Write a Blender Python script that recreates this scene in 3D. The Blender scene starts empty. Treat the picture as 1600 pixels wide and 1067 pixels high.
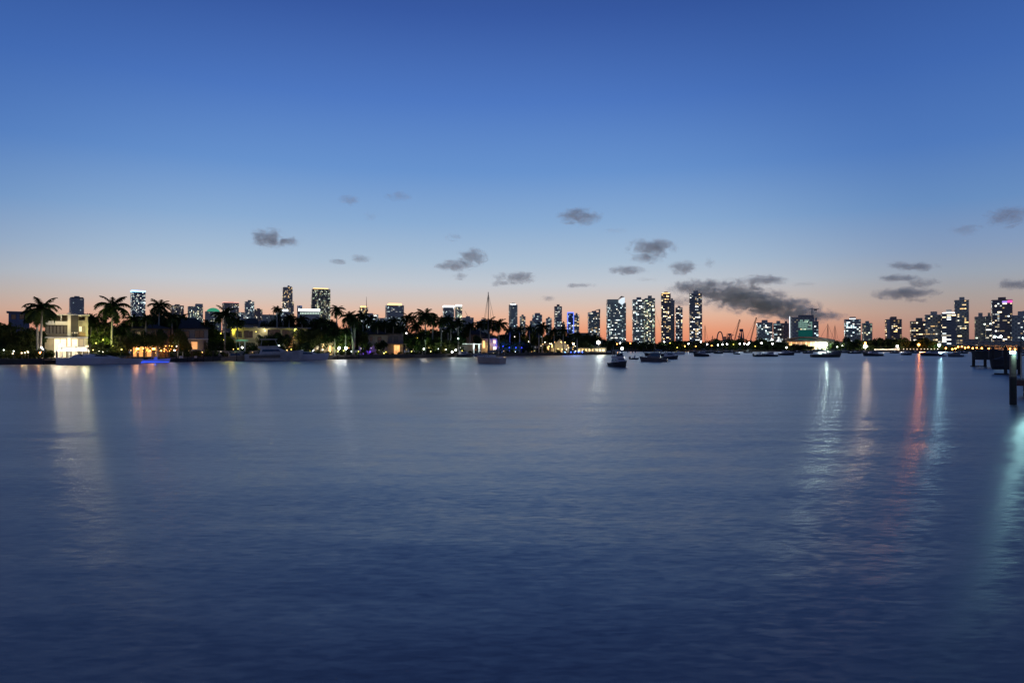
import bpy, math, random
from math import sin, cos, pi, atan2, radians, sqrt
from mathutils import Vector, Matrix
random.seed(7)
SC = bpy.context.scene
COL = SC.collection
F = 1066.7      # focal length in photo pixels (24 mm on a 36 mm frame, 1600 px wide)
HY = 542.0      # photo row of the horizon
CH = 4.0        # camera height above the water
LAND = 1.2      # ground above the water

# ------------------------------------------------------------------ camera
cam = bpy.data.cameras.new("camera")
cam.lens = 24; cam.sensor_width = 36; cam.clip_start = 0.1; cam.clip_end = 90000
camo = bpy.data.objects.new("camera", cam); COL.objects.link(camo)
camo.location = (0, 0, CH)
camo.rotation_euler = (radians(90) + math.atan((HY - 533.5) / F), 0, 0)
SC.camera = camo

# ------------------------------------------------------------------ world: dusk sky
W = bpy.data.worlds.new("World"); SC.world = W; W.use_nodes = True
nt = W.node_tree; nt.nodes.clear()
def N(t, k, **kw):
    n = t.nodes.new(k)
    for a, b in kw.items(): setattr(n, a, b)
    return n
def srgb(r, g, b):
    f = lambda c: (c / 255 / 12.92) if c <= 10.3 else ((c / 255 + .055) / 1.055) ** 2.4
    return (f(r), f(g), f(b), 1)
def math_node(t, op, a, b=None, c=None, clamp=False):
    n = N(t, 'ShaderNodeMath', operation=op, use_clamp=clamp)
    for i, v in enumerate((a, b, c)):
        if v is None: continue
        if isinstance(v, (int, float)): n.inputs[i].default_value = v
        else: t.links.new(v, n.inputs[i])
    return n.outputs[0]
def ramp(t, fac, stops):
    n = N(t, 'ShaderNodeValToRGB'); r = n.color_ramp
    while len(r.elements) > 1: r.elements.remove(r.elements[-1])
    r.elements[0].position = stops[0][0]; r.elements[0].color = stops[0][1]
    for p, c in stops[1:]:
        e = r.elements.new(p); e.color = c
    t.links.new(fac, n.inputs[0]); return n.outputs[0]
tc = N(nt, 'ShaderNodeTexCoord')
nrm = N(nt, 'ShaderNodeVectorMath', operation='NORMALIZE'); nt.links.new(tc.outputs['Generated'], nrm.inputs[0])
sep = N(nt, 'ShaderNodeSeparateXYZ'); nt.links.new(nrm.outputs[0], sep.inputs[0])
el = math_node(nt, 'ARCSINE', math_node(nt, 'ABSOLUTE', sep.outputs[2]))
elf = math_node(nt, 'DIVIDE', el, radians(90))            # 0 at horizon, 1 at zenith
def ep(py): return math.degrees(math.atan((HY - py) / F)) / 90
centre = [(0, srgb(224, 128, 96)), (ep(515), srgb(234, 159, 124)), (ep(495), srgb(231, 183, 156)), (ep(472), srgb(212, 194, 184)),
          (ep(445), srgb(194, 200, 208)), (ep(410), srgb(170, 191, 212)), (ep(350), srgb(138, 172, 211)), (ep(270), srgb(104, 147, 206)),
          (ep(160), srgb(79, 121, 194)), (ep(20), srgb(58, 92, 166)), (.42, srgb(28, 50, 100)), (.7, srgb(17, 31, 68)), (1, srgb(14, 26, 58))]
edge = [(0, srgb(168, 122, 110)), (ep(515), srgb(180, 138, 124)), (ep(495), srgb(178, 152, 141)), (ep(472), srgb(168, 160, 158)),
        (ep(445), srgb(154, 164, 178)), (ep(410), srgb(134, 156, 188)), (ep(350), srgb(104, 142, 192)), (ep(270), srgb(80, 122, 188)),
        (ep(160), srgb(64, 104, 176)), (ep(20), srgb(50, 84, 154)), (.42, srgb(27, 48, 96)), (.7, srgb(17, 31, 68)), (1, srgb(14, 26, 58))]
rc = ramp(nt, elf, centre); re_ = ramp(nt, elf, edge)
GLOW_AZ = radians(-6)                                      # afterglow fades faster towards the right
dot = N(nt, 'ShaderNodeVectorMath', operation='DOT_PRODUCT'); nt.links.new(nrm.outputs[0], dot.inputs[0])
dot.inputs[1].default_value = (sin(GLOW_AZ), cos(GLOW_AZ), 0)
mr = N(nt, 'ShaderNodeMapRange', interpolation_type='SMOOTHSTEP')
nt.links.new(dot.outputs['Value'], mr.inputs[0]); mr.inputs[1].default_value = .77; mr.inputs[2].default_value = .96
mx = N(nt, 'ShaderNodeMix', data_type='RGBA'); nt.links.new(mr.outputs[0], mx.inputs['Factor'])
nt.links.new(re_, mx.inputs['A']); nt.links.new(rc, mx.inputs['B'])
bg1 = N(nt, 'ShaderNodeBackground'); nt.links.new(mx.outputs['Result'], bg1.inputs[0]); bg1.inputs[1].default_value = 1.0
wo = N(nt, 'ShaderNodeOutputWorld'); nt.links.new(bg1.outputs[0], wo.inputs[0])

SC.view_settings.view_transform = 'Standard'; SC.view_settings.look = 'None'
SC.view_settings.exposure = 0; SC.view_settings.gamma = 1; SC.view_settings.use_curve_mapping = False
SC.render.engine = 'CYCLES'
SC.cycles.max_bounces = 16; SC.cycles.diffuse_bounces = 2; SC.cycles.glossy_bounces = 3
SC.cycles.transparent_max_bounces = 8; SC.cycles.sample_clamp_indirect = 4; SC.cycles.volume_bounces = 16
SC.cycles.volume_step_rate = 1.0; SC.cycles.volume_max_steps = 64

# ------------------------------------------------------------------ materials
MATS = {}
def mat(name, col, rough=.7, metal=0, var=.25, scale=.6, emit=None, es=0, spec=.5, bump=0, bscale=3):
    if name in MATS: return MATS[name]
    m = bpy.data.materials.new(name); m.use_nodes = True; t = m.node_tree
    b = t.nodes['Principled BSDF']
    b.inputs['Roughness'].default_value = rough; b.inputs['Metallic'].default_value = metal
    b.inputs['Specular IOR Level'].default_value = spec
    c = (col[0], col[1], col[2], 1)
    geo = N(t, 'ShaderNodeNewGeometry')
    if var:
        no = N(t, 'ShaderNodeTexNoise'); no.inputs['Scale'].default_value = scale; no.inputs['Detail'].default_value = 4
        t.links.new(geo.outputs['Position'], no.inputs['Vector'])
        cr = ramp(t, no.outputs['Fac'], [(.25, tuple(x * (1 - var) for x in col) + (1,)), (.75, tuple(min(1, x * (1 + var)) for x in col) + (1,))])
        t.links.new(cr, b.inputs['Base Color'])
    else: b.inputs['Base Color'].default_value = c
    if bump:
        n2 = N(t, 'ShaderNodeTexNoise'); n2.inputs['Scale'].default_value = bscale; t.links.new(geo.outputs['Position'], n2.inputs['Vector'])
        bp = N(t, 'ShaderNodeBump'); bp.inputs['Distance'].default_value = bump; t.links.new(n2.outputs['Fac'], bp.inputs['Height'])
        t.links.new(bp.outputs[0], b.inputs['Normal'])
    if emit:
        b.inputs['Emission Color'].default_value = (*emit, 1); b.inputs['Emission Strength'].default_value = es
    MATS[name] = m; return m
def emis(name, col, s, sample=False):
    m = mat(name, (.3, .3, .3), .5, var=0, emit=col, es=s)
    m.cycles.emission_sampling = 'FRONT' if sample else 'NONE'
    return m
def leafmat(name, col, trans=.25):
    if name in MATS: return MATS[name]
    m = bpy.data.materials.new(name); m.use_nodes = True; t = m.node_tree; t.nodes.clear()
    geo = N(t, 'ShaderNodeNewGeometry'); oi = N(t, 'ShaderNodeObjectInfo')
    no = N(t, 'ShaderNodeTexNoise'); no.inputs['Scale'].default_value = .9; no.inputs['Detail'].default_value = 3
    t.links.new(geo.outputs['Position'], no.inputs['Vector'])
    fac = math_node(t, 'MULTIPLY_ADD', oi.outputs['Random'], .3, math_node(t, 'MULTIPLY', no.outputs['Fac'], .8), clamp=True)
    cr = ramp(t, fac, [(.2, tuple(x * .55 for x in col) + (1,)), (.85, (col[0] * 1.6, col[1] * 1.45, col[2] * 1.3, 1))])
    d = N(t, 'ShaderNodeBsdfDiffuse'); tr = N(t, 'ShaderNodeBsdfTranslucent'); mxs = N(t, 'ShaderNodeMixShader')
    t.links.new(cr, d.inputs[0]); t.links.new(cr, tr.inputs[0]); mxs.inputs[0].default_value = trans
    t.links.new(d.outputs[0], mxs.inputs[1]); t.links.new(tr.outputs[0], mxs.inputs[2])
    o = N(t, 'ShaderNodeOutputMaterial'); t.links.new(mxs.outputs[0], o.inputs[0])
    MATS[name] = m; return m
def glowmat(name, base=(.02, .025, .03)):
    """lit window glass; every face carries its own lamp colour in the attribute glow"""
    if name in MATS: return MATS[name]
    m = mat(name, base, .2, var=0); t = m.node_tree; b = t.nodes['Principled BSDF']
    a = N(t, 'ShaderNodeAttribute', attribute_name='glow')
    t.links.new(a.outputs['Color'], b.inputs['Emission Color']); b.inputs['Emission Strength'].default_value = 1
    m.cycles.emission_sampling = 'NONE'; return m

CONC = mat('pale_concrete', (.34, .33, .31), .8, bump=.02)
DCONC = mat('dark_concrete', (.40, .40, .36), .8)
GREENC = mat('green_grey_cladding', (.38, .42, .35), .75)
BEIGEC = mat('beige_cladding', (.32, .27, .20), .75)
GLASST = mat('tower_glass', (.30, .38, .32), .35, .3)
GLASSB = mat('blue_tower_glass', (.07, .12, .19), .3, .35)
BROWNC = mat('brown_cladding', (.27, .19, .16), .75)
WHITE = mat('white_render', (.58, .56, .52), .7, var=.06, bump=.004)
CREAM = mat('cream_render', (.34, .29, .21), .7, var=.1)
GREYW = mat('grey_render', (.20, .19, .18), .75, var=.15)
DARKW = mat('charcoal_cladding', (.19, .19, .19), .6)
WOOD = mat('brown_timber', (.16, .085, .045), .6, scale=3)
WOODG = mat('weathered_timber', (.20, .15, .11), .85, scale=5, bump=.01)
TAR = mat('tarred_timber', (.02, .018, .016), .8, scale=5)
ROOFD = mat('dark_roof_tile', (.045, .04, .038), .8, scale=2)
DGLASS = mat('dark_glass', (.015, .018, .022), .1, var=0, spec=.8)
METAL = mat('grey_metal', (.25, .25, .26), .4, .6)
DMETAL = mat('dark_metal', (.04, .04, .045), .5, .5)
RED = mat('red_steel', (.35, .07, .04), .6)
STEELB = mat('dull_steel', (.10, .11, .13), .6)
GELC = mat('white_gelcoat', (.55, .53, .52), .3, var=.06)
GREYG = mat('grey_gelcoat', (.46, .43, .46), .4, var=.1)
BROWNG = mat('tan_gelcoat', (.36, .29, .26), .45, var=.12)
DARKG = mat('dark_hull_paint', (.035, .035, .04), .35)
CANVAS = mat('blue_grey_canvas', (.09, .12, .18), .9)
CANVASD = mat('dark_canvas', (.03, .03, .035), .9)
BARK = mat('bark', (.11, .085, .065), .9, scale=4)
PBARK = mat('palm_bark', (.26, .24, .20), .85, scale=4)
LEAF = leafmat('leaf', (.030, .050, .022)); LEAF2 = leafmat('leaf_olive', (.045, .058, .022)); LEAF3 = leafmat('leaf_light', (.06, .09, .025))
FROND = leafmat('palm_leaf', (.028, .045, .018))
WARM = emis('warm_light', (1, .62, .22), 1.5); WARMB = emis('warm_white_light', (1, .80, .50), 1.15)
COOL = emis('cool_light', (.72, 1, .95), 14); ORNG = emis('orange_light', (1, .36, .06), 16); ORNS = emis('orange_soft_light', (1, .34, .07), 2)
WHT = emis('white_light', (1, .97, .9), 16); BLUEE = emis('blue_light', (.03, .08, 1), 3.5); PURP = emis('purple_light', (.22, .06, 1), .7)
YEL = emis('yellow_light', (1, .8, .1), 3); WHTS = emis('soft_white_light', (.92, .97, 1), 3); BLUW = emis('blue_white_light', (.2, .45, 1), 5)
GREENE = emis('green_light', (.05, .6, .25), .45); GOLD = emis('gold_light', (1, .6, .2), 2.6)
GLOWW = glowmat('lit_window_glass')

# ------------------------------------------------------------------ mesh helpers
class MB:
    def __init__(s): s.v = []; s.f = []; s.m = []; s.g = []
    def face(s, pts, m=0, g=None):
        b = len(s.v); s.v += [tuple(p) for p in pts]; s.f.append(tuple(range(b, b + len(pts)))); s.m.append(m); s.g.append(g)
    def box(s, x0, x1, y0, y1, z0, z1, m=0, g=None):
        if x0 > x1: x0, x1 = x1, x0
        if y0 > y1: y0, y1 = y1, y0
        if z0 > z1: z0, z1 = z1, z0
        b = len(s.v)
        s.v += [(x0, y0, z0), (x1, y0, z0), (x1, y1, z0), (x0, y1, z0), (x0, y0, z1), (x1, y0, z1), (x1, y1, z1), (x0, y1, z1)]
        for q in ((0, 3, 2, 1), (4, 5, 6, 7), (0, 1, 5, 4), (1, 2, 6, 5), (2, 3, 7, 6), (3, 0, 4, 7)):
            s.f.append(tuple(b + i for i in q)); s.m.append(m); s.g.append(g)
        return s
    def tube(s, p0, p1, r0, r1=None, n=6, m=0, cap=True):
        r1 = r0 if r1 is None else r1
        p0 = Vector(p0); p1 = Vector(p1); d = (p1 - p0).normalized()
        a = d.orthogonal().normalized(); c = d.cross(a); b = len(s.v)
        for p, r in ((p0, r0), (p1, r1)):
            for i in range(n):
                t = 2 * pi * i / n; s.v.append(tuple(p + a * (r * cos(t)) + c * (r * sin(t))))
        for i in range(n):
            j = (i + 1) % n; s.f.append((b + i, b + j, b + n + j, b + n + i)); s.m.append(m); s.g.append(None)
        if cap:
            s.f.append(tuple(b + i for i in reversed(range(n)))); s.f.append(tuple(b + n + i for i in range(n)))
            s.m += [m, m]; s.g += [None, None]
        return s
    def path(s, pts, rs, n=6, m=0):
        for i in range(len(pts) - 1): s.tube(pts[i], pts[i + 1], rs[i], rs[i + 1], n, m)
        return s
    def loft(s, secs, m=0, cap=True, closed=True):
        b = len(s.v); k = len(secs[0])
        for q in secs: s.v += [tuple(p) for p in q]
        for i in range(len(secs) - 1):
            for j in range(k if closed else k - 1):
                j2 = (j + 1) % k
                s.f.append((b + i * k + j, b + i * k + j2, b + (i + 1) * k + j2, b + (i + 1) * k + j)); s.m.append(m); s.g.append(None)
        if cap:
            s.f.append(tuple(b + j for j in reversed(range(k)))); s.f.append(tuple(b + (len(secs) - 1) * k + j for j in range(k)))
            s.m += [m, m]; s.g += [None, None]
        return s
    def ball(s, c, r, n=8, m=0, sz=1):
        b = len(s.v); k = n // 2
        for i in range(1, k):
            t = pi * i / k
            for j in range(n):
                u = 2 * pi * j / n; s.v.append((c[0] + r * sin(t) * cos(u), c[1] + r * sin(t) * sin(u), c[2] + r * sz * cos(t)))
        top = len(s.v); s.v.append((c[0], c[1], c[2] + r * sz)); bot = len(s.v); s.v.append((c[0], c[1], c[2] - r * sz))
        for i in range(k - 2):
            for j in range(n):
                j2 = (j + 1) % n; s.f.append((b + i * n + j, b + (i + 1) * n + j, b + (i + 1) * n + j2, b + i * n + j2)); s.m.append(m); s.g.append(None)
        for j in range(n):
            j2 = (j + 1) % n
            s.f.append((top, b + j, b + j2)); s.f.append((bot, b + (k - 2) * n + j2, b + (k - 2) * n + j)); s.m += [m, m]; s.g += [None, None]
        return s
    def mesh(s, name, mats):
        me = bpy.data.meshes.new(name); me.from_pydata(s.v, [], s.f)
        for x in (mats if isinstance(mats, (list, tuple)) else [mats]): me.materials.append(x)
        me.polygons.foreach_set('material_index', s.m)
        if any(g is not None for g in s.g):
            a = me.color_attributes.new('glow', 'FLOAT_COLOR', 'CORNER'); buf = []
            for f, g in zip(s.f, s.g):
                g = g or (0, 0, 0); buf += [g[0], g[1], g[2], 1.0] * len(f)
            a.data.foreach_set('color', buf)
        me.update(); return me
    def build(s, name, mats, parent=None, label=None, stuff=False):
        o = bpy.data.objects.new(name, s.mesh(name, mats)); COL.objects.link(o)
        if parent: o.parent = parent
        if label: o['label'] = label
        if stuff: o['kind'] = 'stuff'
        return o
def obj_of(name, me, parent=None):
    o = bpy.data.objects.new(name, me); COL.objects.link(o)
    if parent: o.parent = parent
    return o
def thing(name, label, cat, loc=(0, 0, 0), rz=0, group=None):
    o = bpy.data.objects.new(name, None); COL.objects.link(o); o.location = loc; o.rotation_euler = (0, 0, rz)
    o.empty_display_size = .5; o['label'] = label; o['category'] = cat
    if group: o['group'] = group
    return o
def tag(o, label, cat, group=None):
    o['label'] = label; o['category'] = cat
    if group: o['group'] = group
    return o
def X(px, D): return (px - 800) / F * D
def Z(py, D): return CH + (HY - py) / F * D
def face_cam(x, y): return atan2(-x, y)
class Site:
    """a place at photo column px and depth D; u, z are metres on its front plane"""
    def __init__(s, px, D, z0=LAND, yaw=0):
        s.x, s.y, s.z0 = X(px, D), D, z0; s.th = face_cam(s.x, s.y) + yaw
    def uz(s, px, py, v=0):
        dx, dy, dz = (px - 800) / F, 1.0, (HY - py) / F
        n = (sin(s.th), -cos(s.th)); r = (s.x - v * sin(s.th), s.y + v * cos(s.th))
        t = (r[0] * n[0] + r[1] * n[1]) / (dx * n[0] + dy * n[1])
        p = (t * dx, t * dy)
        return ((p[0] - s.x) * cos(s.th) + (p[1] - s.y) * sin(s.th), CH + t * dz - s.z0)
    def root(s, name, label, cat, group=None): return thing(name, label, cat, (s.x, s.y, s.z0), s.th, group)
    def bx(s, mb, x0, y0, x1, y1, v0, v1, m=0):
        """box whose front face covers photo rectangle x0..x1, y0 (top)..y1 (bottom; None = down to the ground)"""
        u0, z1 = s.uz(x0, y0, v0); u1, _ = s.uz(x1, y0, v0); z0 = s.uz(x0, y1, v0)[1] if y1 is not None else 0
        mb.box(u0, u1, v0, v1, z0, z1, m); return (u0, u1, z0, z1)
def light(parent, loc, col, power, r=.3, kind='POINT', target=None, cone=100, name='lamp_or_fill_light'):
    l = bpy.data.lights.new(name, kind); l.color = col; l.energy = power; l.shadow_soft_size = r * .25 if kind == 'POINT' else r
    if kind == 'SPOT': l.spot_size = radians(cone); l.spot_blend = .6
    o = bpy.data.objects.new(name, l); COL.objects.link(o); o.location = loc
    if parent: o.parent = parent
    if target is not None:
        o.rotation_euler = (Vector(target) - Vector(loc)).to_track_quat('-Z', 'Y').to_euler()
    return o

# ------------------------------------------------------------------ setting: water, land
def water_material():
    m = bpy.data.materials.new('bay_water'); m.use_nodes = True; t = m.node_tree; b = t.nodes['Principled BSDF']
    b.inputs['Base Color'].default_value = (.155, .135, .15, 1); b.inputs['IOR'].default_value = 1.46
    geo = N(t, 'ShaderNodeNewGeometry')
    def noise(sx, sy, rot, scale, det, dist=0, col=True):
        mp = N(t, 'ShaderNodeMapping'); mp.inputs['Scale'].default_value = (sx, sy, 1); mp.inputs['Rotation'].default_value = (0, 0, rot)
        t.links.new(geo.outputs['Position'], mp.inputs['Vector'])
        n = N(t, 'ShaderNodeTexNoise'); n.inputs['Scale'].default_value = scale; n.inputs['Detail'].default_value = det; n.inputs['Distortion'].default_value = dist
        t.links.new(mp.outputs[0], n.inputs['Vector']); return n.outputs['Color' if col else 'Fac']
    n1 = noise(.28, 1, .20, 9, 4, .6)      # ripples lying across the view
    n2 = noise(.22, 1, .13, .75, 4, .5)       # longer waves
    n3 = noise(.3, 1, .15, .045, 3, .5, False)      # broad calmer and rougher bands
    # slopes of the ripples, steeper along the view than across it; calmer and rougher patches
    st = N(t, 'ShaderNodeMapRange'); t.links.new(n3, st.inputs[0]); st.inputs[1].default_value = .3; st.inputs[2].default_value = .7
    st.inputs[3].default_value = .45; st.inputs[4].default_value = 1.45
    def slope(c, k): return math_node(t, 'MULTIPLY', math_node(t, 'SUBTRACT', c, .5), k)
    s1 = N(t, 'ShaderNodeSeparateColor'); t.links.new(n1, s1.inputs[0]); s2 = N(t, 'ShaderNodeSeparateColor'); t.links.new(n2, s2.inputs[0])
    sy = math_node(t, 'MULTIPLY', math_node(t, 'ADD', slope(s1.outputs[1], .19), slope(s2.outputs[1], .11)), st.outputs[0])
    sx = math_node(t, 'MULTIPLY', math_node(t, 'ADD', slope(s1.outputs[0], .022), slope(s2.outputs[0], .01)), st.outputs[0])
    cb = N(t, 'ShaderNodeCombineXYZ'); t.links.new(sx, cb.inputs[0]); t.links.new(sy, cb.inputs[1]); cb.inputs[2].default_value = 1
    nn = N(t, 'ShaderNodeVectorMath', operation='NORMALIZE'); t.links.new(cb.outputs[0], nn.inputs[0]); t.links.new(nn.outputs[0], b.inputs['Normal'])
    rr = N(t, 'ShaderNodeMapRange'); t.links.new(n3, rr.inputs[0]); rr.inputs[1].default_value = .3; rr.inputs[2].default_value = .7
    rr.inputs[3].default_value = .28; rr.inputs[4].default_value = .34; t.links.new(rr.outputs[0], b.inputs['Roughness'])
    b.inputs['Anisotropic'].default_value = .86; b.inputs['Tangent'].default_value = (0, 1, 0)   # crests lie across the view: rougher along it
    return m
w = MB(); w.face([(-40000, -2000, 0), (40000, -2000, 0), (40000, 60000, 0), (-40000, 60000, 0)])
wo_ = w.build('water', water_material()); wo_['kind'] = 'structure'

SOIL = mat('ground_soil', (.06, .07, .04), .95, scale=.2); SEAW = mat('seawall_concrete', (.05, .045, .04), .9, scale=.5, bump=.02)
SHORE = [(-260, 138), (0, 152), (100, 160), (200, 172), (300, 188), (400, 201), (500, 215), (600, 238), (700, 266), (800, 300), (900, 338), (962, 365)]
def shoreD(px):
    for (a, da), (b, db) in zip(SHORE, SHORE[1:]):
        if px <= b: return da + (db - da) * (px - a) / (b - a)
    return SHORE[-1][1]
pts = [(X(p, d), d) for p, d in SHORE]
back = [(X(p, d) - 18, d + 130) for p, d in reversed(SHORE)]
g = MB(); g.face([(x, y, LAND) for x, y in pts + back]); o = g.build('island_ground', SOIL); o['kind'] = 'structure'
def seawall(points, name, label, top=LAND + .15):
    s = MB()
    for (x0, y0), (x1, y1) in zip(points, points[1:]):
        L = math.hypot(x1 - x0, y1 - y0); n = max(1, int(L / 6)); nx, ny = -(y1 - y0) / L, (x1 - x0) / L
        for i in range(n):     # poured panels with a joint between them and a cap
            a, b = i / n + .02 / L, (i + 1) / n - .02 / L
            ax, ay, bx_, by = x0 + (x1 - x0) * a, y0 + (y1 - y0) * a, x0 + (x1 - x0) * b, y0 + (y1 - y0) * b
            j = random.uniform(-.03, .03)
            q = lambda px, py, o: (px + nx * o, py + ny * o)
            for z0, z1, o0, o1 in ((-2, top - .25, -.1 + j, .3), (top - .25, top, -.25, .35)):
                c = [q(ax, ay, o0), q(bx_, by, o0), q(bx_, by, o1), q(ax, ay, o1)]
                s.loft([[(*p, z0) for p in c], [(*p, z1) for p in c]])
    return tag(s.build(name, SEAW), label, 'seawall')
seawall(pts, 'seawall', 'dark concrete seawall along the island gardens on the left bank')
FAR = [(940, 640), (1000, 600), (1100, 575), (1250, 560), (1400, 560), (1500, 555), (1640, 540), (2000, 520)]
fpts = [(X(p, d), d) for p, d in FAR]
g = MB(); g.face([(x, y, LAND) for x, y in fpts] + [(6000, 9000, LAND), (-6000, 9000, LAND), (X(940, 640) - 500, 720, LAND)])
o = g.build('mainland_ground', SOIL); o['kind'] = 'structure'
seawall(fpts, 'seawall', 'far low seawall below the park trees across the bay')

# ------------------------------------------------------------------ vegetation prototypes
def crown_mesh(name, rnd, mt, n=2600, leaf=.5, lobes=9, flat=.75):
    """unit-ish crown: radius 1, leaf-sized faces scattered on and in several uneven lobes"""
    mb = MB(); L = []
    for i in range(lobes):
        a = rnd.uniform(0, 2 * pi); r = rnd.uniform(.15, .62); z = rnd.uniform(-.45, .5)
        L.append((r * cos(a), r * sin(a), z, rnd.uniform(.28, .5)))
    L.append((0, 0, .1, .55))
    for k in range(n):
        lx, ly, lz, lr = rnd.choice(L)
        u = rnd.uniform(-1, 1); a = rnd.uniform(0, 2 * pi); q = lr * (rnd.uniform(.35, 1.0) ** .5) * (1.22 if rnd.random() < .1 else 1); s_ = sqrt(1 - u * u)
        c = Vector((lx + q * s_ * cos(a), ly + q * s_ * sin(a), (lz + q * u) * flat))
        sz = leaf * rnd.uniform(.5, 1.15)
        ax = Vector((rnd.gauss(0, 1), rnd.gauss(0, 1), rnd.gauss(0, .6))).normalized(); bx_ = ax.orthogonal().normalized()
        bx_ = (Matrix.Rotation(rnd.uniform(0, 6.28), 3, ax) @ bx_)
        cx = ax.cross(bx_)
        mb.face([c - bx_ * sz, c + cx * sz * .45, c + bx_ * sz, c - cx * sz * .5])
    return mb.mesh(name, mt)
rt = random.Random(3)
CROWNS = [crown_mesh('crown', rt, m_, 2800, .075, 8 + i % 4) for i, m_ in enumerate((LEAF, LEAF, LEAF2, LEAF, LEAF2))]
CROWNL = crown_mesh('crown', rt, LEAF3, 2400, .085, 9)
BUSH = [crown_mesh('foliage', rt, m_, 900, .12, 6, .8) for m_ in (LEAF, LEAF2, LEAF3)]
FARC = [crown_mesh('crown', rt, m_, 1100, .12, 9) for m_ in (LEAF, LEAF2, LEAF, LEAF3)]
def trunk_mesh(rnd):
    mb = MB(); mb.path([(0, 0, -.2), (rnd.uniform(-.03, .03), 0, .5), (rnd.uniform(-.06, .06), 0, 1)], [.06, .045, .035], 7)
    for i in range(5):
        a = i * 1.3 + rnd.random(); mb.path([(0, 0, .75 + .04 * i), (.22 * cos(a), .22 * sin(a), 1.1), (.42 * cos(a), .42 * sin(a), 1.42)], [.03, .02, .008], 5)
    return mb.mesh('trunk', BARK)
TRUNKS = [trunk_mesh(rt) for _ in range(3)]
def tree(px, ytop, hw, D, label, crown=None, group=None, zb=LAND, ybot=None):
    """broadleaf tree: crown half width hw px, top at ytop"""
    x = X(px, D); top = Z(ytop, D); rw = hw / F * D
    h = top - zb; rz = min(h * .5, max(rw * .85, h * .34)) ; cz = h - rz * 1.02
    t = thing('tree', label, 'tree', (x, D, zb), random.uniform(0, 6), group)
    tr = obj_of('trunk', random.choice(TRUNKS), t); tr.scale = (h * .55, h * .55, cz)
    c = obj_of('crown', crown or random.choice(CROWNS), t); c.location = (0, 0, cz); c.scale = (rw * 1.22, rw * 1.22, rz * 1.62)
    return t
def shrub(px, ytop, hw, D, label, i=0, group=None, zb=LAND):
    x = X(px, D); h = Z(ytop, D) - zb; rw = hw / F * D
    t = obj_of('shrub', BUSH[i]); t.location = (x, D, zb + h * .45); t.scale = (rw * 1.1, rw * 1.1, h * .72); t.rotation_euler = (0, 0, random.uniform(0, 6))
    return tag(t, label, 'shrub', group)
def frond_mesh(rnd, up, L=1.0, droop=1.0, n=15):
    """one feather frond along +x: rachis arching up then drooping, leaflets hanging on both sides"""
    mb = MB(); P = []; x = z = 0; a = up
    for i in range(n + 1):
        P.append((x, 0, z)); x += cos(a) * L / n; z += sin(a) * L / n; a -= droop * (1.0 + 1.1 * i / n) / n
    mb.path(P[::3], [.016, .014, .011, .009, .006, .004], 4)
    for i in range(1, n):
        p = Vector(P[i]); q = Vector(P[i + 1]) - p
        l = .30 * sin(pi * min(1, (i + 1.4) / (n + 1.5))) ** .7
        for sgn in (-1, 1):
            for k in range(2):
                b = p + q * (k * .5); tip = b + q * 1.1 + Vector((0, sgn * l * rnd.uniform(.8, 1.05), -l * rnd.uniform(.25, .75)))
                e = q * .95; mb.face([b, b + e, tip])
    return mb.mesh('frond', FROND)
FR = {k: [frond_mesh(rt, u, 1, d) for _ in range(2)] for k, (u, d) in dict(top=(1.25, .9), mid=(.75, 1.3), low=(.15, 1.35), hang=(-.35, .9)).items()}
def palm(px, yc, r_px, D, label, lean=0, group=None, zb=LAND, seed=0, shaft=True):
    """royal palm: crown centre at row yc, frond reach r_px"""
    rnd = random.Random(seed or int(px * 7 + yc)); x = X(px, D); h = Z(yc, D) - zb; R = r_px / F * D * 1.25
    t = thing('palm_tree', label, 'palm tree', (x, D, zb), 0, group)
    mb = MB(); k = 7; pp = [(lean * (1 - ((i / k) - 1) ** 2 - 0) * 0 + lean * ((i / k) ** 2 - 1), 0, -.1 + (h + .1) * i / k) for i in range(k + 1)]
    rs = [.30, .24, .23, .24, .23, .20, .17, .13]; mb.path(pp, [q * min(1.1, h / 12 + .25) for q in rs], 8); mb.build('trunk', PBARK, t)
    if shaft:
        s = MB(); s.path([(0, 0, h - .1), (0, 0, h + R * .12)], [.17, .10], 7); s.build('crown_shaft', FROND, t)
    n = 23; a0 = rnd.uniform(0, 6)
    for i in range(n):
        kind = ('top', 'mid', 'mid', 'low', 'low', 'hang')[i * 6 // n]
        o = obj_of('frond', rnd.choice(FR[kind]), t); o.location = (0, 0, h + R * .07)
        o.rotation_euler = (rnd.uniform(-.25, .25), rnd.uniform(-.12, .12), a0 + i * 2.399 + rnd.uniform(-.2, .2)); s_ = R * rnd.uniform(.88, 1.08) * (.8 if kind == 'top' else 1)
        o.scale = (s_, s_ * .9, s_)
    return t

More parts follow.
